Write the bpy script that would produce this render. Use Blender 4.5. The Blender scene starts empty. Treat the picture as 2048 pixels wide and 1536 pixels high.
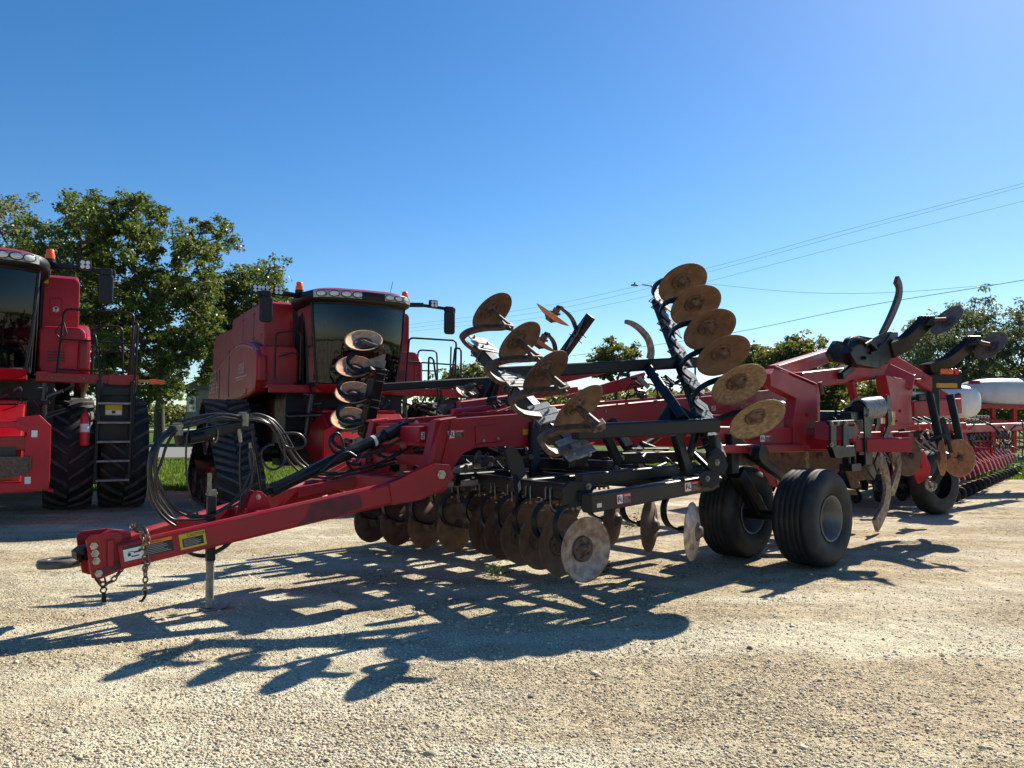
import bpy, math, random
import numpy as np
from mathutils import Vector, Matrix
random.seed(7); RNG = np.random.default_rng(7)
R = math.radians
sc = bpy.context.scene
COL = sc.collection
V = Vector

# ---------------------------------------------------------------- view geometry (camera 1.6 m up, tilted 3 deg)
FP = 1540.0; CAMH = 1.6; PITCH = math.atan(82 / 1540.0)
def ray(px, py):
    u = (px - 1024) / FP; v = (768 - py) / FP
    return V((u, math.cos(PITCH) - v * math.sin(PITCH), math.sin(PITCH) + v * math.cos(PITCH)))
EYE = V((0, 0, CAMH))
def W(px, py, Y):
    d = ray(px, py); return EYE + d * (Y / d.y)
def G(px, py, z=0.0):
    d = ray(px, py); return EYE + d * ((z - CAMH) / d.z)
def onplane(px, py, o, n):
    d = ray(px, py); return EYE + d * ((o - EYE).dot(n) / d.dot(n))
# frame of the disk ripper: t runs back from the hitch, L to its near side, z up
A = R(42); AX = V((math.cos(A), math.sin(A), 0)); LA = V((math.sin(A), -math.cos(A), 0)); UP = V((0, 0, 1))
HC = V((-3.34, 6.1, 0))
def m(t, L, z): return HC + AX * t + LA * L + UP * z
def pL(px, py, L): return onplane(px, py, HC + LA * L, LA)
def pT(px, py, t): return onplane(px, py, HC + AX * t, AX)
def dirm(t, L, z): return (AX * t + LA * L + UP * z).normalized()

# ---------------------------------------------------------------- mesh builder
class MB:
    def __init__(s): s.v = []; s.f = []; s.s = []
    def add(s, vs, fs, sm=False):
        o = len(s.v); s.v += [V(x) for x in vs]
        for f in fs: s.f.append([i + o for i in f]); s.s.append(sm)
        return s
    def box(s, c, d, rot=None, taper=1.0):
        c = V(c); x, y, z = d[0] / 2, d[1] / 2, d[2] / 2
        ax = rot or (V((1, 0, 0)), V((0, 1, 0)), V((0, 0, 1)))
        vs = []
        for k in (-1, 1):
            q = taper if k > 0 else 1
            for a, b in ((-1, -1), (1, -1), (1, 1), (-1, 1)):
                vs.append(c + ax[0] * (a * x * q) + ax[1] * (b * y * q) + ax[2] * (k * z))
        return s.add(vs, [(3, 2, 1, 0), (4, 5, 6, 7), (0, 1, 5, 4), (1, 2, 6, 5), (2, 3, 7, 6), (3, 0, 4, 7)])
    def beam(s, p0, p1, w, h, side=None, ch=0.012, h1=None, w1=None, caps=True):
        p0 = V(p0); p1 = V(p1); d = (p1 - p0).normalized()
        if side is None: side = d.cross(UP)
        side = (side - d * side.dot(d)).normalized(); up = side.cross(d).normalized()
        if up.z < -1e-6: up = -up
        n = 8; rings = []
        for p, ww, hh in ((p0, w, h), (p1, w1 or w, h1 or h)):
            a = ww / 2; b = hh / 2; c = min(ch, a * .8, b * .8)
            prof = [(a - c, -b), (a, -b + c), (a, b - c), (a - c, b), (-a + c, b), (-a, b - c), (-a, -b + c), (-a + c, -b)]
            rings.append([p + side * x + up * y for x, y in prof])
        fs = [(i, (i + 1) % n, n + (i + 1) % n, n + i) for i in range(n)]
        if caps: fs += [tuple(range(n))[::-1], tuple(range(n, 2 * n))]
        return s.add(rings[0] + rings[1], fs)
    def ring(s, c, d, r, n, ref=None):
        d = d.normalized(); a = ref or (UP if abs(d.z) < .9 else V((1, 0, 0)))
        u = d.cross(a).normalized(); w = d.cross(u).normalized()
        return [c + u * (r * math.cos(2 * math.pi * i / n)) + w * (r * math.sin(2 * math.pi * i / n)) for i in range(n)]
    def cyl(s, p0, p1, r0, r1=None, n=16, caps=True):
        p0 = V(p0); p1 = V(p1); r1 = r0 if r1 is None else r1; d = p1 - p0
        a = s.ring(p0, d, r0, n); b = s.ring(p1, d, r1, n)
        s.add(a + b, [(i, (i + 1) % n, n + (i + 1) % n, n + i) for i in range(n)], n > 8)
        if caps: s.add(a, [tuple(range(n))[::-1]]); s.add(b, [tuple(range(n))])
        return s
    def lathe(s, prof, o, axis, n=32, closed=False):
        o = V(o); d = V(axis).normalized(); vs = []
        for r, h in prof: vs += s.ring(o + d * h, d, max(r, 1e-4), n)
        k = len(prof); fs = []
        for j in range(k if closed else k - 1):
            q = (j + 1) % k
            for i in range(n):
                fs.append((j * n + i, j * n + (i + 1) % n, q * n + (i + 1) % n, q * n + i))
        return s.add(vs, fs, True)
    def tube(s, pts, r, n=8, r1=None, closed=False, caps=True):
        pts = [V(p) for p in pts]; k = len(pts); vs = []; prev = None
        for j, p in enumerate(pts):
            if closed: d = pts[(j + 1) % k] - pts[j - 1]
            else: d = pts[min(j + 1, k - 1)] - pts[max(j - 1, 0)]
            d = d.normalized() if d.length > 1e-9 else V((0, 0, 1))
            if prev is None:
                u = d.cross(UP if abs(d.z) < .9 else V((1, 0, 0))).normalized()
            else:
                u = prev - d * prev.dot(d)
                u = u.normalized() if u.length > 1e-6 else d.cross(V((1, 0, 0))).normalized()
            prev = u; w = d.cross(u)
            rr = r if r1 is None else r + (r1 - r) * j / max(1, k - 1)
            vs += [p + u * (rr * math.cos(2 * math.pi * i / n)) + w * (rr * math.sin(2 * math.pi * i / n)) for i in range(n)]
        fs = []
        for j in range(k if closed else k - 1):
            q = (j + 1) % k
            for i in range(n): fs.append((j * n + i, j * n + (i + 1) % n, q * n + (i + 1) % n, q * n + i))
        s.add(vs, fs, n > 4)
        if caps and not closed:
            s.add(vs[:n], [tuple(range(n))[::-1]]); s.add(vs[-n:], [tuple(range(n))])
        return s
    def ribbon(s, pts, wdir, w, t, w1=None, t1=None):
        pts = [V(p) for p in pts]; wdir = V(wdir).normalized(); k = len(pts); vs = []
        for j, p in enumerate(pts):
            d = (pts[min(j + 1, k - 1)] - pts[max(j - 1, 0)]).normalized()
            nn = d.cross(wdir).normalized(); f = j / (k - 1)
            a = (w + ((w1 if w1 is not None else w) - w) * f) / 2; b = (t + ((t1 if t1 is not None else t) - t) * f) / 2
            vs += [p - wdir * a - nn * b, p + wdir * a - nn * b, p + wdir * a + nn * b, p - wdir * a + nn * b]
        fs = []
        for j in range(k - 1):
            for i in range(4): fs.append((j * 4 + i, j * 4 + (i + 1) % 4, j * 4 + 4 + (i + 1) % 4, j * 4 + 4 + i))
        fs += [(3, 2, 1, 0), tuple(range(4 * k - 4, 4 * k))]
        return s.add(vs, fs)
    def plate(s, pts, ext):
        pts = [V(p) for p in pts]; ext = V(ext); n = len(pts)
        return s.add(pts + [p + ext for p in pts], [tuple(range(n))[::-1], tuple(range(n, 2 * n))] + [(i, (i + 1) % n, n + (i + 1) % n, n + i) for i in range(n)])
    def ball(s, c, r, n=12, sc3=(1, 1, 1)):
        c = V(c); vs = []; h = n // 2
        for j in range(h + 1):
            th = math.pi * j / h
            for i in range(n):
                ph = 2 * math.pi * i / n
                vs.append(c + V((r * sc3[0] * math.sin(th) * math.cos(ph), r * sc3[1] * math.sin(th) * math.sin(ph), r * sc3[2] * math.cos(th))))
        fs = [(j * n + i, j * n + (i + 1) % n, (j + 1) * n + (i + 1) % n, (j + 1) * n + i) for j in range(h) for i in range(n)]
        return s.add(vs, fs, True)
    def link(s, c, d, w, r, L, W_):            # one chain link: d = long axis, w = width axis
        d = d.normalized(); w = (w - d * w.dot(d)).normalized(); pts = []
        for i in range(12):
            a = 2 * math.pi * i / 12; pts.append(c + d * (math.cos(a) * L + (L * .25 if math.cos(a) > 0 else -L * .25) * 0) + w * (math.sin(a) * W_))
        return s.tube(pts, r, 5, closed=True)
    def build(s, name, mat, parent=None, bev=0.0, off=None):
        me = bpy.data.meshes.new(name)
        o3 = off if off is not None else (parent.get('_o') if parent is not None and parent.get('_o') is not None else (0, 0, 0))
        o3 = V(o3)
        me.from_pydata([tuple(p - o3) for p in s.v], [], s.f); me.update()
        me.polygons.foreach_set('use_smooth', s.s)
        ob = bpy.data.objects.new(name, me); COL.objects.link(ob)
        me.materials.append(M[mat] if isinstance(mat, str) else mat)
        if parent is not None:
            ob.parent = parent; OFFS[ob.name] = OFFS.get(parent.name)
        if bev:
            b = ob.modifiers.new('bevel', 'BEVEL'); b.width = bev; b.segments = 2; b.limit_method = 'ANGLE'; b.angle_limit = R(40)
        return ob
OFFS = {}
_build = MB.build
def build(mb, name, mat, parent=None, bev=0.0):
    off = OFFS.get(parent.name) if parent is not None else None
    return _build(mb, name, mat, parent, bev, off if off is not None else V((0, 0, 0)))
NOSPLIT = {'print', 'pictogram', 'lens', 'louvre', 'vent', 'tread', 'lettering', 'tyre', 'rim', 'underline', 'coil_spring', 'safety_chain', 'wall', 'window', 'roof', 'crown', 'trunk', 'ring', 'emblem', 'panel_gap', 'road', 'path', 'steering_wheel', 'press_wheel', 'disc_blade', 'hub', 'u_bolt', 'clamp_plate', 'track_roller', 'wheel_hub', 'reflection_streaks', 'label', 'railing', 'stud', 'fire_extinguisher'}
def build_split(mb, name, mat, parent=None, bev=0.0):
    if parent is None or name in NOSPLIT: return build(mb, name, mat, parent, bev)
    n = len(mb.v); par = list(range(n))
    def find(a):
        while par[a] != a: par[a] = par[par[a]]; a = par[a]
        return a
    for f in mb.f:
        r = find(f[0])
        for i in f[1:]: par[find(i)] = r
    comp = {}
    for i in range(n): comp.setdefault(find(i), []).append(i)
    keys = list(comp); bb = []
    for k in keys:
        c = [mb.v[i] for i in comp[k]]; bb.append(([min(p[a] for p in c) - .008 for a in range(3)], [max(p[a] for p in c) + .008 for a in range(3)]))
    if len(keys) == 1 or len(keys) > 400: return build(mb, name, mat, parent, bev)
    cp = list(range(len(keys)))
    def cf(a):
        while cp[a] != a: cp[a] = cp[cp[a]]; a = cp[a]
        return a
    for i in range(len(keys)):
        for j in range(i + 1, len(keys)):
            if cf(i) != cf(j) and all(bb[i][0][a] <= bb[j][1][a] and bb[j][0][a] <= bb[i][1][a] for a in range(3)): cp[cf(j)] = cf(i)
    groups = sorted({cf(i) for i in range(len(keys))})
    if len(groups) == 1: return build(mb, name, mat, parent, bev)
    which = {k: cf(i) for i, k in enumerate(keys)}; first = None; subs = {g: (MB(), {}) for g in groups}
    for f, sm in zip(mb.f, mb.s):
        q, mp = subs[which[find(f[0])]]; nf = []
        for i in f:
            if i not in mp: mp[i] = len(q.v); q.v.append(mb.v[i])
            nf.append(mp[i])
        q.f.append(nf); q.s.append(sm)
    big = sorted(subs.values(), key=lambda t: -len(t[0].v))
    for q, _ in big:
        if not q.f: continue
        o = build(q, name, mat, parent, bev); first = first or o
    return first
MB.build = lambda s, name, mat, parent=None, bev=0.0: build_split(s, name, mat, parent, bev)

def thing(name, label, cat, loc=(0, 0, 0), group=None, rz=0.0, local=False):
    o = bpy.data.objects.new(name, None); COL.objects.link(o); o.location = loc; o.rotation_euler = (0, 0, rz)
    o.empty_display_size = .2
    o['label'] = label; o['category'] = cat
    if group: o['group'] = group
    OFFS[o.name] = V((0, 0, 0)) if local else V(loc)
    return o
def tag(o, label=None, cat=None, group=None, kind=None):
    if label: o['label'] = label
    if cat: o['category'] = cat
    if group: o['group'] = group
    if kind: o['kind'] = kind
    return o

def spline(pts, n=8, closed=False):
    pts = [V(p) for p in pts]; out = []; k = len(pts)
    rng = range(k) if closed else range(k - 1)
    for i in rng:
        if closed: p0, p1, p2, p3 = pts[i - 1], pts[i], pts[(i + 1) % k], pts[(i + 2) % k]
        else: p0, p1, p2, p3 = pts[max(i - 1, 0)], pts[i], pts[i + 1], pts[min(i + 2, k - 1)]
        for j in range(n):
            t = j / n
            out.append(0.5 * ((2 * p1) + (p2 - p0) * t + (2 * p0 - 5 * p1 + 4 * p2 - p3) * t * t + (3 * p1 - p0 - 3 * p2 + p3) * t ** 3))
    if not closed: out.append(pts[-1])
    return out

# ---------------------------------------------------------------- materials
M = {}
def newmat(name):
    mt = bpy.data.materials.new(name); mt.use_nodes = True; nt = mt.node_tree
    b = nt.nodes['Principled BSDF']; M[name] = mt
    return mt, nt, b
def N(nt, typ, **kw):
    n = nt.nodes.new(typ)
    for k, v in kw.items():
        if k in n.inputs: n.inputs[k].default_value = v
        else: setattr(n, k, v)
    return n
def ramp(nt, stops, fac, interp='LINEAR'):
    r = nt.nodes.new('ShaderNodeValToRGB'); r.color_ramp.interpolation = interp; el = r.color_ramp.elements
    while len(el) > 1: el.remove(el[-1])
    el[0].position = stops[0][0]; el[0].color = (*stops[0][1], 1)
    for p, c in stops[1:]:
        e = el.new(p); e.color = (*c, 1)
    nt.links.new(fac, r.inputs[0]); return r
def coords(nt, obj=True):
    g = nt.nodes.new('ShaderNodeNewGeometry'); return g.outputs['Position']
def pmat(name, c1, c2, rough=.5, metal=0.0, scale=8, det=6, lo=.35, hi=.65, rough2=None, bump=0.0, coat=0.0, bscale=60, spec=None):
    mt, nt, b = newmat(name)
    pos = coords(nt)
    nz = N(nt, 'ShaderNodeTexNoise', Scale=scale, Detail=det); nt.links.new(pos, nz.inputs['Vector'])
    r = ramp(nt, [(lo, c1), (hi, c2)], nz.outputs['Fac']); nt.links.new(r.outputs['Color'], b.inputs['Base Color'])
    b.inputs['Roughness'].default_value = rough; b.inputs['Metallic'].default_value = metal
    if rough2 is not None:
        rr = ramp(nt, [(lo, (rough,) * 3), (hi, (rough2,) * 3)], nz.outputs['Fac']); nt.links.new(rr.outputs['Color'], b.inputs['Roughness'])
    if coat: b.inputs['Coat Weight'].default_value = coat; b.inputs['Coat Roughness'].default_value = .12
    if spec is not None: b.inputs['Specular IOR Level'].default_value = spec
    if bump:
        n2 = N(nt, 'ShaderNodeTexNoise', Scale=bscale, Detail=5); nt.links.new(pos, n2.inputs['Vector'])
        bp = N(nt, 'ShaderNodeBump', Strength=bump, Distance=.004); nt.links.new(n2.outputs['Fac'], bp.inputs['Height']); nt.links.new(bp.outputs['Normal'], b.inputs['Normal'])
    return mt
pmat('red_paint', (.34, .007, .017), (.25, .025, .026), .42, scale=4.5, det=10, lo=.42, hi=.78, rough2=.6, coat=.08, bump=.05, bscale=25, spec=.4)
pmat('bright_skylit_red', (.48, .006, .020), (.40, .010, .025), .36, scale=2, rough2=.5, coat=.06, spec=.35)  # bright red, raised to hold sky light on the left combine's panels
pmat('combine_red', (.31, .003, .010), (.20, .022, .020), .3, det=10, lo=.4, hi=.8, scale=1.8, rough2=.42, coat=.12, spec=.35)  # red deepened to include the shade on the centre combine
pmat('black_paint', (.0045, .0055, .008), (.014, .015, .017), .36, scale=5, lo=.45, hi=.8, rough2=.6, spec=.35, bump=.08, bscale=30)
pmat('dark_plastic', (.006, .0065, .008), (.012, .013, .015), .45, scale=12, spec=.35)
pmat('worn_stain', (.055, .012, .014), (.16, .012, .018), .55, scale=9, lo=.35, hi=.7)
pmat('disc_steel', (.085, .042, .026), (.17, .10, .062), .6, scale=10, lo=.3, hi=.75, metal=.1, bump=.4, bscale=90)
pmat('disc_tan', (.15, .095, .055), (.33, .24, .15), .62, scale=24, det=9, lo=.32, hi=.68, metal=.1, bump=.4, bscale=90)
pmat('polished_disc', (.17, .095, .06), (.44, .37, .31), .42, scale=14, det=14, lo=.30, hi=.66, metal=.35, bump=.4, bscale=120)
pmat('tread_lug', (.045, .043, .040), (.09, .08, .068), .75, scale=9)
pmat('rusty_disc', (.40, .19, .10), (.62, .36, .22), .6, scale=20, lo=.35, hi=.7, metal=.1, bump=.3, bscale=90)
pmat('brown_steel', (.05, .028, .02), (.13, .075, .05), .55, scale=22, bump=.4)
pmat('shank_steel', (.12, .075, .05), (.34, .27, .20), .5, scale=18, metal=.3, bump=.4)
pmat('zinc', (.55, .52, .42), (.35, .33, .28), .35, metal=.7, scale=30)
pmat('zinc_dull', (.30, .27, .20), (.20, .18, .14), .45, metal=.5, scale=40)
pmat('steel_grey', (.33, .31, .27), (.20, .19, .17), .55, metal=.35, scale=16)
pmat('glint_grey', (.30, .31, .32), (.18, .185, .19), .35, metal=.2, scale=18)  # pale grey holds sun glare on clamp plates and coil highlights
pmat('dark_bolt', (.16, .15, .12), (.08, .075, .06), .4, metal=.5, scale=30)
pmat('rust_chain', (.16, .08, .05), (.34, .25, .20), .5, metal=.5, scale=70)
pmat('tyre_rubber', (.008, .009, .010), (.026, .025, .024), .72, scale=7, lo=.4, hi=.8, bump=.3, bscale=45)
pmat('dusty_rubber', (.008, .009, .011), (.06, .053, .045), .7, scale=4, det=9, lo=.45, hi=.88, bump=.3, bscale=40)
pmat('hose_rubber', (.012, .012, .013), (.03, .03, .03), .32, scale=30)
pmat('rim_grey', (.15, .15, .15), (.17, .11, .07), .45, metal=.3, scale=9, lo=.5, hi=.75)
pmat('rim_purple', (.16, .12, .15), (.10, .08, .10), .5, scale=5)
pmat('white_decal', (.78, .78, .76), (.7, .7, .68), .4)
pmat('yellow_decal', (.62, .47, .03), (.55, .42, .03), .5)
pmat('forged_steel', (.045, .043, .04), (.13, .12, .105), .5, scale=16, metal=.3, bump=.3)
pmat('gold_reflector', (.55, .27, .01), (.5, .24, .01), .3)
pmat('orange_decal', (.85, .22, .01), (.8, .2, .01), .4)
pmat('danger_red', (.62, .03, .03), (.55, .03, .03), .4)
pmat('black_print', (.01, .01, .01), (.015, .015, .015), .45)
pmat('grey_print', (.30, .31, .32), (.27, .27, .28), .5)
pmat('silver_print', (.62, .62, .60), (.5, .5, .48), .35, metal=.3)
pmat('tank_plastic', (.74, .74, .72), (.60, .60, .57), .42, scale=2, coat=.1)
pmat('tank_grey', (.50, .52, .53), (.38, .40, .42), .4, scale=2)
pmat('seat_leather', (.14, .04, .03), (.10, .03, .025), .5, scale=9)
pmat('console_green', (.055, .085, .06), (.045, .07, .05), .5)
pmat('reflection_tan', (.12, .13, .08), (.24, .23, .16), .7, scale=3)  # tan tones stand for streaky reflections in the windscreen
pmat('lamp_lens', (.70, .72, .70), (.5, .52, .52), .12, scale=40, coat=.8)
pmat('lamp_bezel', (.45, .43, .38), (.38, .36, .32), .3, metal=.4)
pmat('house_siding', (.19, .20, .15), (.16, .17, .13), .7, scale=6)
pmat('shingle', (.10, .095, .09), (.06, .06, .058), .85, scale=20)
pmat('window_trim', (.6, .6, .57), (.55, .55, .52), .5)
pmat('bark', (.085, .068, .050), (.030, .024, .018), .9, scale=14, bump=.9, bscale=25)
pmat('concrete', (.42, .40, .35), (.34, .32, .28), .85, scale=4)
pmat('asphalt', (.17, .165, .15), (.13, .125, .115), .9, scale=20)
pmat('wood_block', (.13, .09, .055), (.07, .05, .03), .8, scale=12)
for nm in ('disc_steel', 'disc_tan', 'rusty_disc', 'polished_disc'):
    nt = M[nm].node_tree; b = nt.nodes['Principled BSDF']; src = b.inputs['Base Color'].links[0].from_socket
    oi = nt.nodes.new('ShaderNodeObjectInfo'); mr = nt.nodes.new('ShaderNodeMapRange'); mr.inputs[3].default_value = .72; mr.inputs[4].default_value = 1.35; nt.links.new(oi.outputs['Random'], mr.inputs[0])
    mh = nt.nodes.new('ShaderNodeMapRange'); mh.inputs[3].default_value = .49; mh.inputs[4].default_value = .515; nt.links.new(oi.outputs['Random'], mh.inputs[0])
    hs = nt.nodes.new('ShaderNodeHueSaturation'); nt.links.new(src, hs.inputs['Color']); nt.links.new(mr.outputs[0], hs.inputs['Value']); nt.links.new(mh.outputs[0], hs.inputs['Hue']); nt.links.new(hs.outputs[0], b.inputs['Base Color'])
def emis(name, c, s, rough=.25):
    mt, nt, b = newmat(name); b.inputs['Base Color'].default_value = (*c, 1); b.inputs['Roughness'].default_value = rough
    b.inputs['Transmission Weight'].default_value = .25; b.inputs['Subsurface Weight'].default_value = .3
    return mt
emis('amber_lens', (.95, .16, .01), 0)
def glassmat(name, tint, refl=.10):
    mt, nt, b = newmat(name); nt.nodes.remove(b); out = nt.nodes['Material Output']
    tr = N(nt, 'ShaderNodeBsdfTransparent', Color=(*tint, 1)); gl = N(nt, 'ShaderNodeBsdfGlossy', Roughness=.03, Color=(.9, .95, 1, 1))
    fr = N(nt, 'ShaderNodeFresnel', IOR=1.5); ad = N(nt, 'ShaderNodeMath', operation='ADD'); ad.inputs[1].default_value = refl
    nt.links.new(fr.outputs[0], ad.inputs[0])
    mx = nt.nodes.new('ShaderNodeMixShader'); nt.links.new(ad.outputs[0], mx.inputs[0]); nt.links.new(tr.outputs[0], mx.inputs[1]); nt.links.new(gl.outputs[0], mx.inputs[2])
    nt.links.new(mx.outputs[0], out.inputs[0])
glassmat('cab_glass', (.26, .30, .29), .0)
glassmat('house_glass', (.1, .12, .12), .2)

def gravelmat():
    mt, nt, b = newmat('gravel'); L = nt.links; pos = coords(nt)
    big = N(nt, 'ShaderNodeTexNoise', Scale=.55, Detail=5, Roughness=.6); L.new(pos, big.inputs['Vector'])
    med = N(nt, 'ShaderNodeTexNoise', Scale=3.2, Detail=6, Roughness=.65); L.new(pos, med.inputs['Vector'])
    v1 = N(nt, 'ShaderNodeTexVoronoi', Scale=62, Randomness=1); L.new(pos, v1.inputs['Vector'])
    v2 = N(nt, 'ShaderNodeTexVoronoi', Scale=150, Randomness=1); L.new(pos, v2.inputs['Vector'])
    sep = nt.nodes.new('ShaderNodeSeparateColor'); L.new(v1.outputs['Color'], sep.inputs[0])
    sep2 = nt.nodes.new('ShaderNodeSeparateColor'); L.new(v2.outputs['Color'], sep2.inputs[0])
    c1 = ramp(nt, [(0, (.12, .105, .085)), (.2, (.34, .27, .17)), (.5, (.60, .50, .33)), (.8, (.70, .60, .41)), (.95, (.48, .36, .22)), (1, (.76, .71, .57))], sep.outputs[0])
    c2 = ramp(nt, [(0, (.26, .20, .12)), (.5, (.58, .48, .31)), (1, (.72, .62, .43))], sep2.outputs[0])
    c3 = ramp(nt, [(.3, (.48, .38, .24)), (.7, (.70, .60, .41))], med.outputs['Fac'])
    fine = nt.nodes.new('ShaderNodeMix'); fine.data_type = 'RGBA'; fine.inputs[0].default_value = .5
    L.new(c2.outputs[0], fine.inputs[6]); L.new(c3.outputs[0], fine.inputs[7])
    w = nt.nodes.new('ShaderNodeMath'); w.operation = 'ADD'; L.new(big.outputs['Fac'], w.inputs[0]); L.new(med.outputs['Fac'], w.inputs[1])
    f = ramp(nt, [(.92 / 2, (1, 1, 1)), (1.12 / 2, (.15, .15, .15))], w.outputs[0])
    w2 = nt.nodes.new('ShaderNodeMath'); w2.operation = 'MULTIPLY'; w2.inputs[1].default_value = .5; L.new(w.outputs[0], w2.inputs[0]); L.new(w2.outputs[0], f.inputs[0])
    mx = nt.nodes.new('ShaderNodeMix'); mx.data_type = 'RGBA'; L.new(f.outputs[0], mx.inputs[0]); L.new(fine.outputs[2], mx.inputs[6]); L.new(c1.outputs[0], mx.inputs[7])
    # compacted dusty lanes, long and pale, without pebbles
    mp = nt.nodes.new('ShaderNodeMapping'); mp.inputs['Rotation'].default_value = (0, 0, R(-28)); mp.inputs['Scale'].default_value = (.45, 1.5, 1); L.new(pos, mp.inputs['Vector'])
    lane = N(nt, 'ShaderNodeTexNoise', Scale=.62, Detail=4, Roughness=.55); L.new(mp.outputs[0], lane.inputs['Vector'])
    lr = ramp(nt, [(.47, (0, 0, 0)), (.60, (.95, .95, .95))], lane.outputs['Fac'])
    dust = ramp(nt, [(.2, (.60, .53, .38)), (.8, (.84, .78, .60))], sep2.outputs[1])
    mxl = nt.nodes.new('ShaderNodeMix'); mxl.data_type = 'RGBA'; L.new(lr.outputs[0], mxl.inputs[0]); L.new(mx.outputs[2], mxl.inputs[6]); L.new(dust.outputs[0], mxl.inputs[7]); mx = mxl
    # pinkish brown wash to the right of the lot
    sx = nt.nodes.new('ShaderNodeSeparateXYZ'); L.new(pos, sx.inputs[0])
    mr = N(nt, 'ShaderNodeMapRange'); L.new(sx.outputs[0], mr.inputs[0]); mr.inputs[1].default_value = -1.0; mr.inputs[2].default_value = 5.0
    tint = nt.nodes.new('ShaderNodeMix'); tint.data_type = 'RGBA'; tint.blend_type = 'MULTIPLY'
    fm = nt.nodes.new('ShaderNodeMath'); fm.operation = 'MULTIPLY'; L.new(mr.outputs[0], fm.inputs[0]); fm.inputs[1].default_value = .9
    L.new(fm.outputs[0], tint.inputs[0]); L.new(mx.outputs[2], tint.inputs[6]); tint.inputs[7].default_value = (.92, .86, .83, 1)
    L.new(tint.outputs[2], b.inputs['Base Color']); b.inputs['Roughness'].default_value = .93; b.inputs['Specular IOR Level'].default_value = .15
    inv = nt.nodes.new('ShaderNodeMath'); inv.operation = 'MULTIPLY'; L.new(v1.outputs['Distance'], inv.inputs[0]); L.new(f.outputs[0], inv.inputs[1])
    b1 = N(nt, 'ShaderNodeBump', Strength=1.0, Distance=.03, invert=True); L.new(inv.outputs[0], b1.inputs['Height'])
    b2 = N(nt, 'ShaderNodeBump', Strength=.8, Distance=.012, invert=True); L.new(v2.outputs['Distance'], b2.inputs['Height']); L.new(b1.outputs[0], b2.inputs['Normal'])
    b3 = N(nt, 'ShaderNodeBump', Strength=.8, Distance=.10); L.new(med.outputs['Fac'], b3.inputs['Height']); L.new(b2.outputs[0], b3.inputs['Normal'])
    L.new(b3.outputs[0], b.inputs['Normal'])
gravelmat()
def islandmat(name, stops, rough=.9, trans=0.0, spec=.3):
    mt, nt, b = newmat(name); g = nt.nodes.new('ShaderNodeNewGeometry')
    r = ramp(nt, stops, g.outputs['Random Per Island']); nt.links.new(r.outputs[0], b.inputs['Base Color']); b.inputs['Roughness'].default_value = rough
    b.inputs['Specular IOR Level'].default_value = spec
    if trans:
        out = nt.nodes['Material Output']; tr = nt.nodes.new('ShaderNodeBsdfTranslucent'); mx = nt.nodes.new('ShaderNodeMixShader'); mx.inputs[0].default_value = trans
        hs = N(nt, 'ShaderNodeHueSaturation', Hue=.48, Saturation=1.15, Value=1.5); nt.links.new(r.outputs[0], hs.inputs['Color']); nt.links.new(hs.outputs[0], tr.inputs[0])
        nt.links.new(b.outputs[0], mx.inputs[1]); nt.links.new(tr.outputs[0], mx.inputs[2]); nt.links.new(mx.outputs[0], out.inputs[0])
islandmat('stone', [(0, (.13, .115, .10)), (.15, (.33, .27, .19)), (.5, (.56, .47, .32)), (.8, (.64, .56, .40)), (.92, (.48, .34, .22)), (1, (.68, .63, .52))], .85, 0, .2)
islandmat('leaf_walnut', [(0, (.045, .075, .022)), (.5, (.065, .10, .03)), (.88, (.10, .13, .035)), (1, (.20, .17, .04))], .38, .5, .35)
islandmat('leaf_olive', [(0, (.065, .085, .03)), (.6, (.10, .125, .038)), (1, (.20, .17, .045))], .42, .5, .3)
islandmat('leaf_ash', [(0, (.060, .085, .045)), (.6, (.09, .12, .055)), (1, (.14, .16, .07))], .5, .42, .4)
islandmat('grass_blade', [(0, (.05, .10, .018)), (.6, (.09, .155, .025)), (1, (.17, .19, .05))], .6, .4, .3)
islandmat('weed_leaf', [(0, (.03, .06, .015)), (1, (.06, .10, .03))], .6, .3, .3)
pmat('lawn_green', (.045, .08, .015), (.09, .125, .028), .95, scale=2.2, det=8, bump=1.0, bscale=30, spec=.05)

# ---------------------------------------------------------------- numpy batch meshes
def npmesh(name, verts, faces_flat, nper, mat, parent=None, off=(0, 0, 0), smooth=False):
    me = bpy.data.meshes.new(name); verts = verts - np.array(off)
    nf = len(faces_flat) // nper
    me.vertices.add(len(verts)); me.vertices.foreach_set('co', verts.astype(np.float32).ravel())
    me.loops.add(len(faces_flat)); me.loops.foreach_set('vertex_index', faces_flat.astype(np.int32))
    me.polygons.add(nf); me.polygons.foreach_set('loop_start', np.arange(0, len(faces_flat), nper, dtype=np.int32))
    me.polygons.foreach_set('loop_total', np.full(nf, nper, dtype=np.int32))
    if smooth: me.polygons.foreach_set('use_smooth', np.ones(nf, dtype=bool))
    me.update(calc_edges=True); me.validate()
    ob = bpy.data.objects.new(name, me); COL.objects.link(ob); me.materials.append(M[mat])
    if parent is not None: ob.parent = parent
    return ob
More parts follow.
